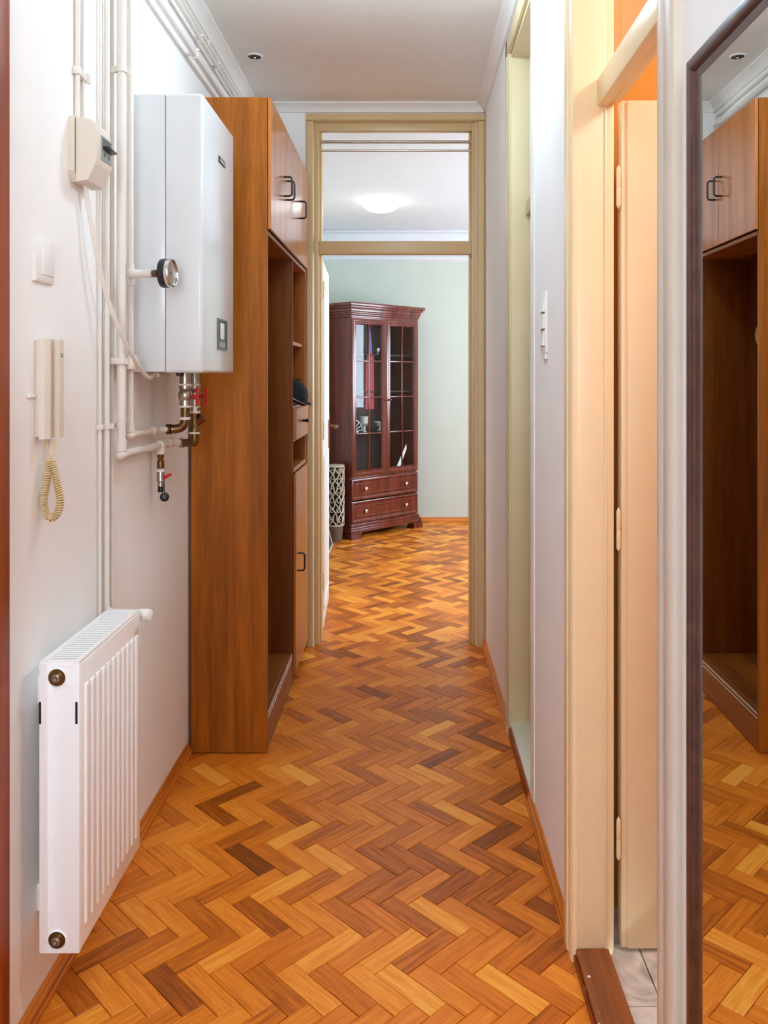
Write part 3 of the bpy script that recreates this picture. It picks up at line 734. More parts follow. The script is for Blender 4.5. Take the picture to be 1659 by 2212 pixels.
MB().lathe([(.0125, 0), (.0125, .026)], (-.775, 2.316, 1.228), (0, 0, 1), 16).lathe([(.0125, 0), (.0125, .024)], (-.775, 2.322, 1.219), (0, 1, 0), 16).ball((-.775, 2.316, 1.219), .0128, 16).build('elbow', 'pipe', p)
MB().lathe([(.0115, 0), (.013, .012), (.0115, .026), (.0125, .05)], (-.775, 2.515, 1.2175), (0, 1, 0), 14).build('socket', 'pipe', p)
yclamp(p, -.782, 3.12, 2.652, .0096); yclamp(p, -.782, 3.4, 2.652, .0096)
MB().box(XL, -.756, 2.21, 2.336, 1.414, 1.432, .002).box(-.772, -.748, 2.252, 2.296, 1.402, 1.44, .002).lathe([(.0165, -.009), (.0165, .009)], (-.77, 2.23, 1.423), (0, 0, 1), 16).lathe([(.014, -.009), (.014, .009)], (-.775, 2.316, 1.423), (0, 0, 1), 16).build('double_clamp', 'pipe', p)
# tee carrying the gauge
MB().lathe([(.0125, -.03), (.0125, .03)], (-.775, 2.316, 1.667), (0, 0, 1), 16).lathe([(.0115, 0), (.0125, .01), (.0125, .035), (.0105, .04), (.0105, .044), (.0118, .048), (.0118, .07)], (-.775, 2.30, 1.667), (1, -.12, 0), 16).build('tee', 'pipe', p)
p = thing('heating_pipe', 'slim white pipe near the ceiling just under the left cornice', 'pipe', (-.79, 3.2, 2.70))
MB().tube([(-.794, 2.36, 2.706), (-.794, 4.2, 2.706)], .006, 10).build('pipe_run', 'pipe', p)
yclamp(p, -.794, 3.3, 2.706, .006)

g = thing('pressure_gauge', 'round black pressure gauge sticking out in front of the boiler', 'gauge', (-.70, 2.29, 1.667))
o_, ax = (-.703, 2.292, 1.667), Vector((1, -.10, 0)).normalized()
MB().lathe([(.009, 0), (.0105, .004), (.0105, .011), (.008, .014), (.008, .016), (.011, .018), (.011, .024)], o_, ax, 12).build('stem', 'brass', g)
o2 = Vector(o_) + ax * .022
MB().lathe([(.030, 0), (.0395, .004), (.0405, .010), (.0405, .022), (.039, .0235)], o2, ax, 36).build('housing', 'black', g)
MB().lathe([(.0395, .0225), (.0400, .024), (.0395, .033), (.0385, .0345), (.0378, .0338), (.0376, .030)], o2, ax, 36).build('bezel', 'chrome', g)
MB().lathe([(.0374, .0262), (.0374, .0300), (.0352, .0300), (.0352, .0262)], o2, ax, 36).build('inner_rim', 'black', g)
dl = MB().lathe([(.0374, .026), (.0374, .0268)], o2, ax, 32).build('dial', 'dial', g)
nd = MB(); cc = o2 + ax * .0285; side = ax.cross(Vector((0, 0, 1)))
nd.tube([cc - Vector((0, 0, .010)), cc + Vector((0, 0, .024)) + side * .012], .0012, 6); nd.ball(cc, .0035, 10)
for k in range(11):
    a = math.radians(-135 + 27 * k); q = Vector((0, 0, math.cos(a))) + side * math.sin(a)
    nd.tube([o2 + ax * .0272 + q * .027, o2 + ax * .0272 + q * .032], .0007, 4)
nd.build('needle', 'black', g)
MB().lathe([(.0355, .0315), (.0355, .0325)], o2, ax, 32).build('dial_glass', 'frost', g)

v = thing('drain_valve', 'small brass drain tap with red lever hanging below the lower pipe', 'valve', (-.77, 2.586, 1.03))
X, Y = -.77, 2.586; zz = lambda py: CH + (CY - py) * Y / F
MB().lathe([(.0150, -.022), (.0150, .022)], (X, Y, 1.169), (0, 1, 0), 14).lathe([(.0145, 1.165), (.0145, zz(975)), (.0115, zz(981))], (X, Y, 0), (0, 0, 1), 14).build('tee', 'pipe', v)
MB().lathe([(.010, zz(981)), (.010, zz(988)), (.008, zz(990)), (.008, zz(994)), (.011, zz(996)), (.0112, zz(1011))], (X, Y, 0), (0, 0, 1), 12).build('nipple', 'brass', v)
MB().lathe([(.0125, zz(1013)), (.0125, zz(1016)), (.0125, zz(1019))], (X, Y, 0), (0, 0, 1), 12).build('sealing_ring', 'hemp', v)
MB().lathe([(.011, zz(1019)), (.012, zz(1024)), (.012, zz(1036)), (.0125, zz(1039)), (.009, zz(1041)), (.0095, zz(1050))], (X, Y, 0), (0, 0, 1), 12).build('valve_body', 'nickel', v)
MB().lathe([(.0085, zz(1049)), (.0090, zz(1062)), (.0075, zz(1063))], (X, Y, 0), (0, 0, 1), 12).build('spout', 'black', v)
h = MB().lathe([(.004, 0), (.004, .012)], (X + .008, Y, zz(1030)), (1, 0, 0), 8)
h.extrude([(X + .014, zz(1035)), (X + .010, zz(1028)), (X + .030, zz(1022)), (X + .034, zz(1026)), (X + .024, zz(1031))], 'y', Y - .007, Y + .007)
h.build('lever', 'red', v)['label'] = 'red lever'
cpm = MB().tube(spline([(X + .012, Y - .004, zz(1040)), (X + .013, Y - .004, zz(1054)), (X + .014, Y - .004, zz(1068))], 5), .0022, 6)
cpm.build('cap_strap', 'dgrey', v)
MB().lathe([(.004, -.006), (.0135, -.005), (.0145, .001), (.0135, .006), (.009, .008), (.0, .009)], (X + .014, Y - .006, zz(1073)), (.25, -1, .1), 20).build('blanking_cap', 'black', v)

# thin pipes down to the radiator
p = thing('thin_conduit', 'thinnest white conduit on the left wall, running from the ceiling down behind the radiator', 'conduit', (-.797, 2.149, .3))
MB().tube([(-.797, 2.149, ZC - .046), (-.797, 2.149, .30)], .0045, 8).build('pipe_run', 'pipe', p)
MB().box(XL, -.788, 2.142, 2.156, 1.243, 1.257, .002).build('clamp', 'pipe', p)
p = thing('radiator_pipe', 'white radiator pipe left of the other, dropping from the ceiling to the thermostat', 'pipe', (-.793, 2.184, .3))
MB().tube(bend([(-.793, 2.186, ZC - .046), (-.793, 2.186, .762), (-.72, 2.186, .762)], .02, 0), .0075, 12).build('pipe_run', 'pipe', p)
clamp(p, -.793, 2.186, 1.25, .0075)
p = thing('radiator_pipe', 'white radiator pipe right of the other, close beside the thick pipe', 'pipe', (-.795, 2.232, .3))
MB().tube(bend([(-.7965, 2.236, ZC - .046), (-.7965, 2.236, .21), (-.7965, 2.12, .21)], .02, 0), .0056, 12).build('pipe_run', 'pipe', p)
clamp(p, -.7965, 2.236, 1.25, .0056)

# conduit and box
p = thing('cable_conduit', 'white cable conduit running from the ceiling into the beige breaker box', 'conduit', (-.798, 2.0, 2.0))
MB().tube([(-.798, 2.004, ZC - .046), (-.798, 2.004, 1.99)], .0065, 10).build('pipe_run', 'pipe', p)
MB().tube(spline([(-.800, 2.046, ZC - .046), (-.800, 2.05, 2.4), (-.800, 2.044, 2.15), (-.800, 2.046, 1.99)], 6), .0034, 8).build('cable', 'pipe', p)
m = MB().box(XL, -.789, 1.99, 2.018, 2.110, 2.130, .002).box(XL, -.793, 2.018, 2.066, 2.112, 2.128, .002).box(-.795, -.787, 2.05, 2.062, 2.108, 2.132, .001); m.build('clamp', 'pipe', p)
b = thing('breaker_box', 'small beige wall box with black switch lever above the light switch', 'electrical box', (-.79, 2.02, 1.85))
pl = [(1.966, 1.872), (1.985, 1.848), (2.055, 1.848), (2.074, 1.872), (2.074, 1.996), (2.068, 2.002), (1.972, 2.002), (1.966, 1.996)]
MB().extrude(pl, 'x', XL, -.790).build('back_plate', 'ivory', b)
sec = [(-.788, 2.000), (-.752, 1.994), (-.745, 1.984), (-.739, 1.962), (-.739, 1.896), (-.744, 1.886), (-.760, 1.850), (-.788, 1.846)]
MB().extrude(sec, 'y', 1.970, 2.070).build('cover', 'ivory', b)
bp = MB().box(-.740, -.7365, 1.999, 2.064, 1.906, 1.964, .001).build('breaker', 'mgrey', b)
MB().box(-.737, -.7355, 2.003, 2.06, 1.938, 1.960).build('print_panel', 'dgrey', bp)
MB().box(-.737, -.722, 2.004, 2.060, 1.932, 1.939, .002).build('lever', 'black', bp)
MB().lathe([(.005, 0), (.005, .001)], (-.7368, 2.016, 1.919), (1, 0, 0), 10).lathe([(.005, 0), (.005, .001)], (-.7368, 2.044, 1.919), (1, 0, 0), 10).build('screw', 'dgrey', bp)
h = thing('power_cable', 'white flexible cable curving from the breaker box to the underside of the boiler', 'cable', (-.75, 2.2, 1.4))
pts = [at(182, 384, 2.02), at(190, 440, 2.035), at(205, 525, 2.06), at(223, 612, 2.10), at(248, 690, 2.15), at(276, 750, 2.22), at(300, 790, 2.30), at(315, 812, 2.37), at(326, 815, 2.42), at(336, 804, 2.46), at(340, 790, 2.48)]
MB().tube(spline(pts, 6), .0058, 10).build('cable_sheath', 'pipe', h)
MB().lathe([(.009, 0), (.009, -.008), (.007, -.012)], (pts[-1].x, pts[-1].y - .008, BZ0), (0, 0, 1), 12).build('gland', 'pipe', h)

# light switch, intercom
s = thing('light_switch', 'white single rocker light switch on the left wall above the intercom', 'light switch', (XL, 1.825, 1.63))
MB().raised((1.778, 1.872, 1.588, 1.680), [(0, 0), (0, .006), (.006, .010)], lambda a, b, dd: (XL + dd, a, b)).build('switch_frame', 'switch', s)
MB().box(XL + .009, XL + .0125, 1.803, 1.862, 1.604, 1.664, .002).build('rocker', 'switch', s)
i_ = thing('intercom_handset', 'beige door intercom handset with looped curly cord on the left wall', 'intercom', (XL, 1.83, 1.25))
MB().box(XL, XL + .010, 1.788, 1.868, 1.250, 1.462, .003).build('base', 'ivory', i_)
MB().extrude([(XL + .010, 1.787), (XL + .022, 1.789), (XL + .029, 1.798), (XL + .029, 1.806), (XL + .024, 1.812), (XL + .010, 1.812)], 'z', 1.246, 1.464).build('handset', 'ivory', i_)
MB().extrude([(XL + .010, 1.838), (XL + .022, 1.838), (XL + .030, 1.845), (XL + .031, 1.868), (XL + .026, 1.874), (XL + .010, 1.874)], 'z', 1.246, 1.464).build('front_cover', 'ivory', i_)
MB().box(XL + .0302, XL + .0312, 1.852, 1.863, 1.424, 1.434).build('button', 'mgrey', i_)
P0, P1 = at(101, 950, 1.815), at(118, 950, 1.83)
top = at(106, 992, 1.815)
loop = spline([at(106, 992, 1.812), at(101, 1040, 1.81), at(94, 1085, 1.808), at(101, 1112, 1.81), at(111, 1119, 1.812), at(124, 1108, 1.812), at(130, 1080, 1.812), at(121, 1035, 1.814), at(112, 995, 1.818)], 40)
hel = []; acc = 0; wv = Vector((0, 1, 0))
dense = []
for a, b in zip(loop, loop[1:]):
    for k in range(4): dense.append(a + (b - a) * k / 4)
for k, q in enumerate(dense):
    a = dense[max(0, k - 2)]; b = dense[min(len(dense) - 1, k + 2)]; tq = (b - a).normalized()
    if k: acc += (q - dense[k - 1]).length
    n1 = (wv - tq * wv.dot(tq)).normalized(); n2 = tq.cross(n1); ph = acc / .0052 * 2 * math.pi
    hel.append(q + (n1 * math.cos(ph) + n2 * math.sin(ph)) * .0068)
MB().tube(hel, .0021, 6).build('coiled_cord', 'cordm', i_)['label'] = 'tan curly cord hanging in a loop'
MB().tube(spline([P0, at(103, 970, 1.813), at(108, 988, 1.812), at(106, 994, 1.812)], 6), .0018, 6).tube(spline([P1, at(117, 975, 1.826), at(115, 992, 1.82), at(111, 998, 1.818)], 6), .0018, 6).build('cord_end', 'cordm', i_)
MB().box(XL, XL + .006, 1.755, 1.79, 1.336, 1.344, .002).build('cable_clip', 'switch', i_)

# ------------------------------------------------------------------ radiator
RB, RF, RY0, RY2, RZ0, RZ1 = -.766, -.680, 1.720, 2.110, .183, .789
r = thing('radiator', 'white panel radiator under the intercom on the left wall', 'radiator', (-.72, 1.91, RZ0))
fp = MB().box(RF - .006, RF, RY0 + .002, RY2 - .002, RZ0 + .004, RZ1 - .006, .003)
nr = 11
for k in range(nr):
    y = RY0 + .036 + k * (RY2 - RY0 - .072) / (nr - 1)
    fp.box(RF - .003, RF + .0045, y - .0105, y + .0105, RZ0 + .045, RZ1 - .055, .004, 3)
fp.build('front_panel', 'rad', r)
bk = MB().box(RB, RB + .006, RY0 + .002, RY2 - .002, RZ0 + .004, RZ1 - .006, .003)
bk.build('back_panel', 'rad', r)
def endcap(y0, y1):
    m = MB().box(RB + .001, RF - .001, y0, y1, RZ0, RZ1 - .004, .003)
    return m.build('end_cap', 'rad', r)
e1 = endcap(RY0, RY0 + .012); endcap(RY2 - .012, RY2)
for z in (.757, .2125):
    q = MB().lathe([(.0205, 0), (.0205, .002), (.0185, .003), (.0175, .001), (.0175, 0)], (-.727, RY0, z), (0, -1, 0), 28).build('plug_rim', 'rad', e1)
    MB().lathe([(.0178, 0), (.0178, .0015), (.0150, .0016), (.0150, .0008), (0, .0008)], (-.727, RY0, z), (0, -1, 0), 24).build('plug_socket', 'brass', e1)
    MB().lathe([(.0088, .0005), (.0088, .008), (.0068, .011), (.0040, .011), (.0040, .006), (0, .006)], (-.727, RY0, z), (0, -1, 0), 12).build('bleed_plug', 'nickel', e1)
for x in (-.7625, -.687):
    MB().box(x - .0024, x + .0024, RY0 - .0006, RY0 + .002, .660, .706, .0005).build('slot', 'dark', e1)
gr = MB().ring((RB + .002, RF - .002, RY0 + .003, RY2 - .003), [(0, 0), (0, .009), (.012, .009), (.012, 0)], lambda a, b, dd: (a, b, RZ1 - .009 + dd)).build('grille_frame', 'rad', r)
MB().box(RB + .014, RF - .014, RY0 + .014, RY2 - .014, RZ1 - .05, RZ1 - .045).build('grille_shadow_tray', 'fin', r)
ns = 27
sl = None
for k in range(ns):
    y = RY0 + .022 + k * (RY2 - RY0 - .044) / (ns - 1)
    if sl is None:
        sl = MB().box(RB + .012, RF - .012, y - .0030, y + .0030, RZ1 - .0060, RZ1 - .0020, .0008, 1).build('grille_slat', 'rad', r); y_0 = y
    else:
        c = sl.copy(); COL.objects.link(c); c.parent = r; c.location = sl.location + Vector((0, y - y_0, 0))
MB().box(RB + .012, RF - .012, RY0 + .012, RY2 - .012, RZ1 - .012, RZ1 - .010).bm.free()
MB().box(RF + .0005, RF + .0015, RY2 - .05, RY2 - .018, .735, .752, .0004).build('rating_label', 'ivory', r)
for z in (.25, .70):
    for y in (1.80, 2.0): MB().box(XL, RB, y, y + .04, z - .03, z + .03, .002).build('bracket', 'rad', r)
tv = MB().lathe([(.009, 0), (.011, .012), (.011, .02), (.015, .022), (.0155, .05), (.0145, .056), (.009, .058)], (-.720, 2.160, .762), (1, -.25, .04), 20).build('thermostat_knob', 'switch', r)
MB().lathe([(.008, 0), (.010, .01), (.010, .04), (.007, .05)], (-.725, 2.110, .762), (0, 1, 0), 12).build('valve_body', 'nickel', tv)

# ------------------------------------------------------------------ wardrobe
w = thing('wardrobe', 'tall walnut hall wardrobe with open niche and overhead doors beside the boiler', 'wardrobe', (-.655, 3.61, 0))
WX0, WX1 = -.793, -.514
Y0, Y1, YD, Y2, Y3 = 3.038, 3.056, 3.705, 4.165, 4.184
MB().box(WX0, WX1, Y0, Y1, .003, 2.407, .0015, 1).build('side_panel', 'w_v', w)
MB().box(WX0, WX1, Y2, Y3, .003, 2.407, .0015, 1).build('side_panel', 'w_v', w)
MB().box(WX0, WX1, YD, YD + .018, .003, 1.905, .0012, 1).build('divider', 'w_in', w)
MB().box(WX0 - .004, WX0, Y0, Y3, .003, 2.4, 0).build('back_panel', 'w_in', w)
MB().box(WX0, WX1, Y1, Y2, 2.389, 2.407, .001, 1).build('top_panel', 'w_h', w)
MB().box(WX0, WX1 + .002, Y1, Y2, 1.904, 1.920, .0015, 1).build('cupboard_floor', 'w_h', w)
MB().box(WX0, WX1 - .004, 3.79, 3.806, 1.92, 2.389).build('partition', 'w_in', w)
def bow(x, y, z0, z1, out=.032, rr=.0042):
    pts = [(x, y, z0)] + bend([(x, y, z0), (x + out, y, z0), (x + out, y, z1), (x, y, z1)], .014, 0)[1:-1] + [(x, y, z1)]
    return MB().tube(pts, rr, 8)
DX0, DX1 = -.5125, -.5000
for (a, b, hy) in ((3.041, 3.396, 3.362), (3.400, 3.788, 3.436), (3.792, 4.166, 3.832)):
    dd = MB().box(DX0, DX1, a, b, 1.924, 2.406, .0015, 1).build('door', 'w_door', w)
    bow(DX1, hy, 2.115, 2.193).build('handle', 'black', dd)
bs = MB().box(WX0, -.532, Y1, YD, .128, .146, .001, 1).build('bench_seat', 'w_h', w)
bf_ = MB().box(-.532, WX1 - .002, Y1, YD, .003, .146, .001, 1).build('bench_front', 'w_h', w)
MB().box(-.520, WX1 - .0005, Y1, YD, .134, .140, .0008, 1).build('edge_strip', 'alum', bf_); MB().box(-.520, WX1 - .0005, Y1, YD, .118, .123, .0008, 1).build('edge_strip', 'alum', bf_)
YA = YD + .018
MB().box(WX0, -.530, YA, Y2, 1.530, 1.546, .001, 1).build('shelf', 'w_h', w)
MB().box(WX0, WX1, YA, Y2, 1.236, 1.252, .001, 1).build('shelf', 'w_h', w)
MB().box(WX0, WX1, YA, Y2, 1.088, 1.100, .001, 1).build('shelf', 'w_h', w)
MB().box(WX0, WX1 + .004, YA, Y2, .952, .972, .0015, 1).build('counter', 'w_h', w)
dr = MB().box(WX1, -.498, YA - .004, Y2 + .004, 1.098, 1.240, .002, 1).box(-.78, WX1, YA + .01, Y2 - .01, 1.102, 1.225).build('drawer', 'w_door', w)
MB().lathe([(.006, 0), (.006, .015), (.009, .02), (.009, .03), (.004, .033)], (-.498, 3.93, 1.175), (1, 0, 0), 12).build('knob', 'black', dr)
dd = MB().box(WX1 + .002, -.500, YA - .004, Y2 + .004, .06, .948, .0015, 1).build('door', 'w_door', w)
bow(-.500, 3.775, .50, .58).build('handle', 'black', dd)
MB().box(WX0, WX1 - .03, YA, Y2, .003, .058).build('plinth', 'w_h', w)
hk = MB().lathe([(.012, 0), (.012, .004), (.005, .008), (.005, .035), (.009, .042), (0, .046)], (WX0, 3.55, 1.665), (1, 0, .25), 12).build('coat_hook', 'chrome', w)
hk = MB().lathe([(.012, 0), (.012, .004), (.005, .008), (.005, .035), (.009, .042), (0, .046)], (WX0, 3.62, 1.335), (1, 0, .25), 12).build('coat_hook', 'chrome', w)
# hat and cap
hat = thing('straw_hat', 'straw hat hanging at the back of the wardrobe niche, seen in the mirror', 'hat', (-.785, 3.55, 1.56))
MB().lathe([(.105, 0), (.108, .003), (.07, .010), (.062, .012), (.056, .05), (.045, .058), (0, .060), ], (-.790, 3.55, 1.562), (1, 0, 0), 32).build('crown', 'straw', hat)
MB().lathe([(.0635, .012), (.0645, .014), (.0615, .026), (.060, .026)], (-.790, 3.55, 1.562), (1, 0, 0), 32).build('hat_band', 'brown', hat)
cap = thing('cap', 'black cap with pale piping lying on the wardrobe drawer', 'cap', (-.56, 3.87, 1.252))
cr = MB()
cap.location.x += .026; cap.location.z += .027; cap.rotation_euler.y = .32
prof = [(.082, .004)] + [(.085 * math.cos(a), .004 + .092 * math.sin(a)) for a in [math.pi / 2 * k / 8 for k in range(1, 8)]] + [(0, .096)]
cr.lathe(prof, (-.575, 3.84, 1.250), (.18, -.05, 1), 24); cr.build('crown', 'cloth', cap)
br = MB()
bot, topv = [], []
for k in range(13):
    a = -math.pi / 2 + math.pi * k / 12
    for lst, dz in ((bot, 0), (topv, .006)):
        lst.append(((-.545 + .078 * math.cos(a), 3.84 + .078 * math.sin(a)), 1.262 + .026 * (1 - math.cos(a)) * 0 + dz - .010 * math.cos(a)))
bv = [br.bm.verts.new((p[0][0], p[0][1], p[1])) for p in bot]; tv_ = [br.bm.verts.new((p[0][0], p[0][1], p[1])) for p in topv]
br.bm.faces.new(bv); br.bm.faces.new(tv_)
for k in range(13): br.bm.faces.new((bv[k], bv[(k + 1) % 13], tv_[(k + 1) % 13], tv_[k]))
br.build('brim', 'cloth', cap)
MB().tube([(-.575 + .087 * math.cos(a), 3.84 + .087 * math.sin(a), 1.262 - .015 * math.cos(a) + .004) for a in [2 * math.pi * k / 32 for k in range(32)]], .0022, 6, closed=True).build('piping', 'alum', cap)
MB().ball((-.560, 3.836, 1.346), .007, 10).build('button', 'cloth', cap)

# ------------------------------------------------------------------ transom rods, switch plate, mirror
for z, rr, lab in ((2.598, .0075, 'upper, thicker metal rod across the open transom of the far doorway'), (2.553, .0055, 'lower, thinner metal rod across the open transom of the far doorway')):
    q = thing('curtain_rod', lab, 'rod', (-.06, YF + .03, z), group='metal rods across the far transom')
    MB().tube([(-.454, YF + .03, z), (.330, YF + .03, z)], rr, 12).build('rod', 'nickel', q)
    MB().lathe([(rr + .004, 0), (rr + .004, .006)], (-.456, YF + .03, z), (1, 0, 0), 12).build('socket', 'beige', q)
    MB().lathe([(rr + .004, 0), (rr + .004, .006)], (.332, YF + .03, z), (-1, 0, 0), 12).build('socket', 'beige', q)

s = thing('switch_panel', 'white vertical panel of three rocker switches on the right wall', 'light switch', (XR, 2.39, 1.45))
MB().box(XR - .009, XR, 2.352, 2.432, 1.450, 1.626, .002).build('switch_frame', 'switch', s)
for k, z in enumerate((1.588, 1.540, 1.492)):
    rk = MB().extrude([(XR - .009, z - .021), (XR - .0165, z - .021), (XR - .011, z + .021), (XR - .009, z + .021)], 'y', 2.362, 2.422).build('rocker', 'switch', s)
    MB().box(XR - .0100, XR - .0085, 2.360, 2.424, z - .0235, z - .021).build('gap', 'dgrey', rk)
MB().box(XR - .008, XR, 2.362, 2.422, 1.432, 1.450, .001).build('cover_strip', 'switch', s)

m_ = thing('wall_mirror', 'tall mirror in a dark brown wooden frame on the right wall', 'mirror', (XR, .80, .22))
MB().ring((.46, 1.130, .22, 1.8105), [(0, -.016), (0, .001), (.004, .005), (.013, .006), (.019, .003), (.022, -.001), (.030, -.003), (.035, -.006), (.035, -.016)],
    lambda a, b, dd: (XR - .016 - dd, a, b)).build('frame', 'mframe', m_)
MB().box(XR - .012, XR - .001, .49, 1.100, .25, 1.780).build('glass', 'mirror', m_)

# ------------------------------------------------------------------ far room furniture
TH = math.radians(46)
c = thing('china_cabinet', 'mahogany display cabinet with glazed doors and two drawers across the room corner', 'cabinet', (-.475, 7.045, 0), rotz=TH)
CW, CD = .82, .385
def cb(name, mat, *boxes, parent=None, bev=.003):
    m = MB()
    for q in boxes: m.box(*q[:6], q[6] if len(q) > 6 else bev)
    return m.build(name, mat, parent or c, world=False)
cb('side_panel', 'mahog', (0, .022, .012, CD, .12, 1.90)); cb('side_panel', 'mahog', (CW - .022, CW, .012, CD, .12, 1.90))
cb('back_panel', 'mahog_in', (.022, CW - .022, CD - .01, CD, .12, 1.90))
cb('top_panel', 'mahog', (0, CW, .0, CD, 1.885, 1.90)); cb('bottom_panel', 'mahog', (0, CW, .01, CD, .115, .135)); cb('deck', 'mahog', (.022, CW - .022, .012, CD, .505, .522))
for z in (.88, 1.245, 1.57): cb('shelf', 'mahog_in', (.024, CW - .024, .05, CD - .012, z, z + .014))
cr = MB()
for (e, z0, z1) in ((.004, 1.895, 1.915), (.012, 1.915, 1.93), (.022, 1.945, 1.975), (.016, 1.93, 1.945), (.038, 1.975, 1.992), (.050, 1.992, 2.02)):
    cr.box(-e, CW + e, -e, CD, z0, z1, .004)
cr.extrude([(-.022, 1.972), (-.038, 1.992), (.03, 1.992), (.03, 1.972)], 'x', -.03, CW + .03)
cr.build('cornice', 'mahog', c, world=False)
bs = MB()
for (e, z0, z1) in ((.010, .095, .125), (.022, .078, .097), (.028, .052, .08)): bs.box(-e, CW + e, -e, CD, z0, z1, .005)
bs.build('base_moulding', 'mahog', c, world=False)
foot = [(0, 0), (.13, 0), (.115, .012), (.112, .03), (.125, .053), (0, .053)]
MB().extrude([(-.03 + a, b) for a, b in foot], 'y', -.034, .05).build('foot', 'mahog', c, world=False)
MB().extrude([(CW + .03 - a, b) for a, b in foot], 'y', -.034, .05).build('foot', 'mahog', c, world=False)
cb('foot', 'mahog', (-.02, .08, CD - .08, CD, 0, .053)); cb('foot', 'mahog', (CW - .08, CW + .02, CD - .08, CD, 0, .053))
fprof = [(0, 0), (0, .018), (.008, .022), (.026, .022), (.034, .016), (.046, .018), (.054, .006), (.054, 0)]
fm = lambda a, b, dd: (a, -dd + .012, b)
dw = CW / 2 - .004
for k, x0 in enumerate((.002, CW / 2 + .002)):
    x1 = x0 + dw; z0, z1 = .527, 1.886
    do = MB().ring((x0, x1, z0, z1), fprof, fm).build('door', 'mahog', c, world=False)
    a0, a1, b0, b1 = x0 + .052, x1 - .052, z0 + .052, z1 - .052
    zs = [b0 + (b1 - b0) * q / 4 for q in range(5)]; xm = (a0 + a1) / 2
    mu = MB().box(xm - .006, xm + .006, -.002, .008, b0, b1, .002)
    for z in zs[1:-1]: mu.box(a0, a1, -.002, .008, z - .006, z + .006, .002)
    mu.build('muntin', 'mahog', do, world=False)
    for q in range(4):
        for (p0, p1) in ((a0, xm), (xm, a1)):
            MB().box(p0, p1, .006, .009, zs[q], zs[q + 1]).build('pane', 'pane', do, world=False)
    kx = x1 - .026 if k == 0 else x0 + .026
    MB().lathe([(.005, 0), (.005, .012), (.011, .016), (.012, .024), (.006, .029), (0, .030)], (kx, -.010, 1.18), (0, -1, 0), 12).build('knob', 'bronze', do, world=False)
dprof = [(0, -.012), (0, .014), (.006, .018), (.016, .018), (.028, .008), (.040, .008), (.046, .014), (.052, .014), (.056, .011)]
for z0, z1 in ((.327, .507), (.132, .317)):
    dr = MB().raised((.002, CW - .002, z0, z1), dprof, fm).build('drawer', 'mahog', c, world=False)
    for x in (.16, CW - .16):
        MB().lathe([(.004, 0), (.004, .010), (.016, .014), (.017, .019), (.010, .024), (0, .025)], (x, .004 - .003, (z0 + z1) / 2), (0, -1, 0), 14).build('knob', 'chrome', dr, world=False)
# contents (placed in cabinet coordinates, each its own thing)
def incab(x, y, z):
    return Vector((-.475 + x * math.cos(TH) - y * math.sin(TH), 7.045 + x * math.sin(TH) + y * math.cos(TH), z))
pn = thing('pennant', 'long red and blue pennant hanging behind the left cabinet door', 'pennant', incab(.27, .06, 1.1), rotz=TH)
MB().extrude([(-.055, .0), (.055, .0), (.050, .45), (.028, .50), (-.02, .50), (-.045, .40)], 'y', 0, .003).build('pennant_body', 'pennant_r', pn, world=False)
MB().extrude([(-.022, .50), (.030, .50), (.020, .60), (.008, .70), (.004, .72)], 'y', 0, .003).build('pennant_tail', 'pennant_b', pn, world=False)
def bowl(x, y, z, r_, h_, lab, fan=False):
    b_ = thing('glass_ornament', lab, 'ornament', incab(x, y, z))
    o = incab(x, y, z)
    m = MB()
    if fan:
        for k in range(9):
            a = math.radians(10 + 20 * k); q = Vector((math.cos(a) * math.cos(TH), math.cos(a) * math.sin(TH), abs(math.sin(a))))
            m.tube([o + Vector((0, 0, .004)), o + q * r_], .0035, 6)
        pts = [o + Vector((math.cos(a) * math.cos(TH), math.cos(a) * math.sin(TH), abs(math.sin(a)))) * r_ for a in [math.radians(10 + 10 * k) for k in range(17)]]
        m.tube(pts, .005, 6); m.box(o.x - .05, o.x + .05, o.y - .03, o.y + .03, o.z, o.z + .008)
        m.build('fan_ribs', 'paper', b_)
    else:
        m.lathe([(r_ * .5, 0), (r_ * .5, .006), (r_ * .2, .015), (r_ * .2, h_ * .4), (r_ * .8, h_ * .55), (r_, h_), (r_ * .94, h_), (r_ * .7, h_ * .6), (0, h_ * .5)], o, (0, 0, 1), 20).build('bowl', 'alum', b_)
bowl(.16, .16, .894, .115, .1, 'fan shaped pale ornament on the middle shelf behind the left cabinet door', True)
bowl(.285, .15, .894, .045, .14, 'pale footed ornament beside the fan behind the left cabinet door')
bowl(.345, .20, .894, .035, .11, 'small pale goblet right of the footed ornament behind the left cabinet door')
bowl(.53, .2, .894, .06, .08, 'low pale dish on the middle shelf behind the right cabinet door')
bowl(.50, .2, 1.584, .02, .06, 'tiny pale cup on the top shelf behind the right cabinet door, left one')
bowl(.60, .2, 1.584, .02, .06, 'tiny pale cup on the top shelf behind the right cabinet door, right one')
pf = thing('propped_card', 'pale card propped diagonally at the bottom of the right cabinet door', 'card', incab(.66, .06, .525), rotz=TH)
MB().extrude([(-.045, .002), (-.03, .002), (.075, .20), (.072, .24), (-.045, .055)], 'y', 0, .006).build('card', 'paper', pf, world=False)

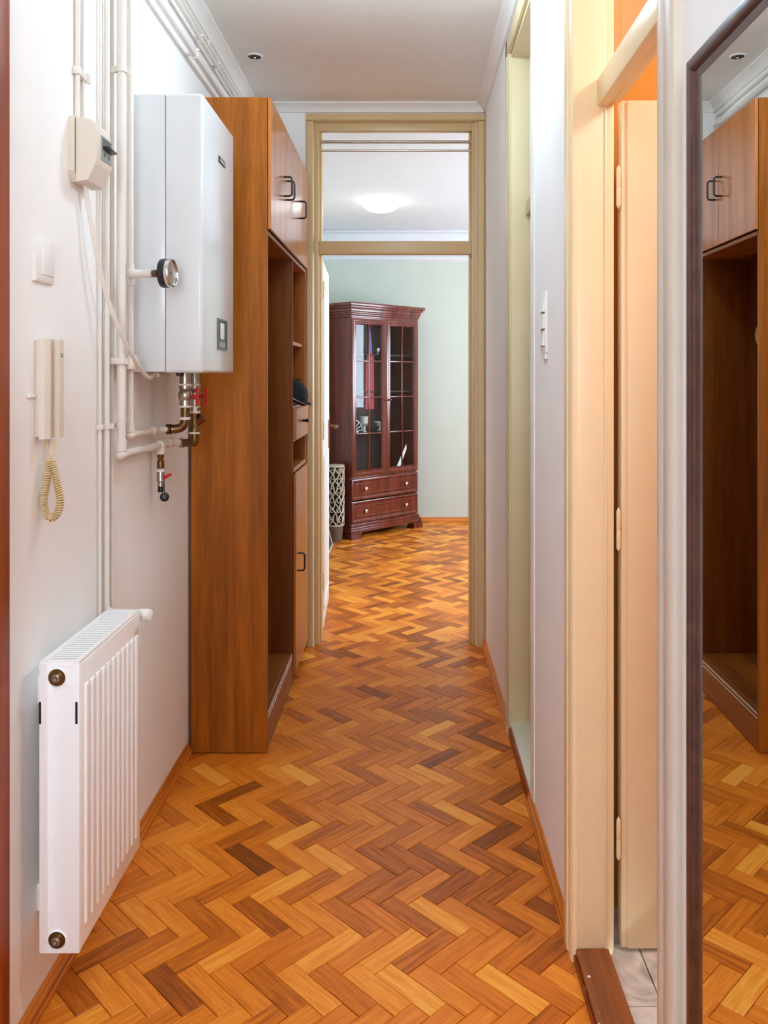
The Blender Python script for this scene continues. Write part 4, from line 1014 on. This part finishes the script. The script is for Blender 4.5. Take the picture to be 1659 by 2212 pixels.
# lattice stand
u = thing('umbrella_stand', 'tall silver lattice stand on a brown foot beside the display cabinet', 'umbrella stand', (-.615, 7.0, 0))
O = Vector((-.615, 7.0, 0)); RR = .079
MB().lathe([(.062, 0), (.064, .004), (.073, .125), (.070, .128), (.060, .12)], O, (0, 0, 1), 28).build('foot', 'cup', u)
MB().lathe([(RR, .128), (RR + .003, .130), (RR + .003, .142), (RR - .004, .144), (RR - .004, .128)], O, (0, 0, 1), 28).build('lower_ring', 'lattice', u)
MB().lathe([(RR - .004, .625), (RR + .003, .625), (RR + .004, .640), (RR - .003, .642)], O, (0, 0, 1), 28).build('upper_ring', 'lattice', u)
MB().lathe([(RR - .012, .12), (RR - .012, .63), (RR - .014, .63), (RR - .014, .12)], O, (0, 0, 1), 24).build('liner', 'dark', u)
lt = MB()
for s_ in (1, -1):
    for k in range(9):
        lt.tube([O + Vector((RR * math.cos(a), RR * math.sin(a), .14 + .49 * q / 22)) for q in range(23) for a in [2 * math.pi * k / 9 + s_ * q / 22 * 3.6 + .10 * math.sin(q * 1.3 + k)]], .0056, 5)
for z, n in ((.19, 9), (.27, 9), (.35, 9), (.43, 9), (.51, 9), (.59, 9)):
    for k in range(n):
        a0 = 2 * math.pi * k / n + z * 9; ctr = Vector((math.cos(a0), math.sin(a0), 0))
        tang = Vector((-math.sin(a0), math.cos(a0), 0))
        lt.tube([O + Vector((0, 0, z)) + (ctr * RR * 1.0 + tang * .016 * math.cos(b) + Vector((0, 0, .022 * math.sin(b)))) for b in [2 * math.pi * q / 10 for q in range(10)]], .0038, 5, closed=True)
lt.build('lattice', 'lattice', u)
# leaning picture
pc = thing('leaning_picture', 'dark teal framed picture standing on the floor behind the open white door', 'picture', (-.612, 6.3, 0))
th_ = math.radians(15); up_ = Vector((-math.sin(th_), 0, math.cos(th_))); nn = Vector((math.cos(th_), 0, math.sin(th_)))
pm = lambda a, b, dd: tuple(Vector((-.625, a, .004)) + up_ * b + nn * dd)
MB().ring((5.95, 6.79, 0, .55), [(0, 0), (0, .018), (.014, .018), (.014, 0)], pm).build('frame', 'alum', pc)
q = MB(); q.ring((5.955, 6.785, .005, .545), [(0, .004), (0, .010), (.41, .010), (.41, .004)], pm); q.build('canvas', 'navy', pc)
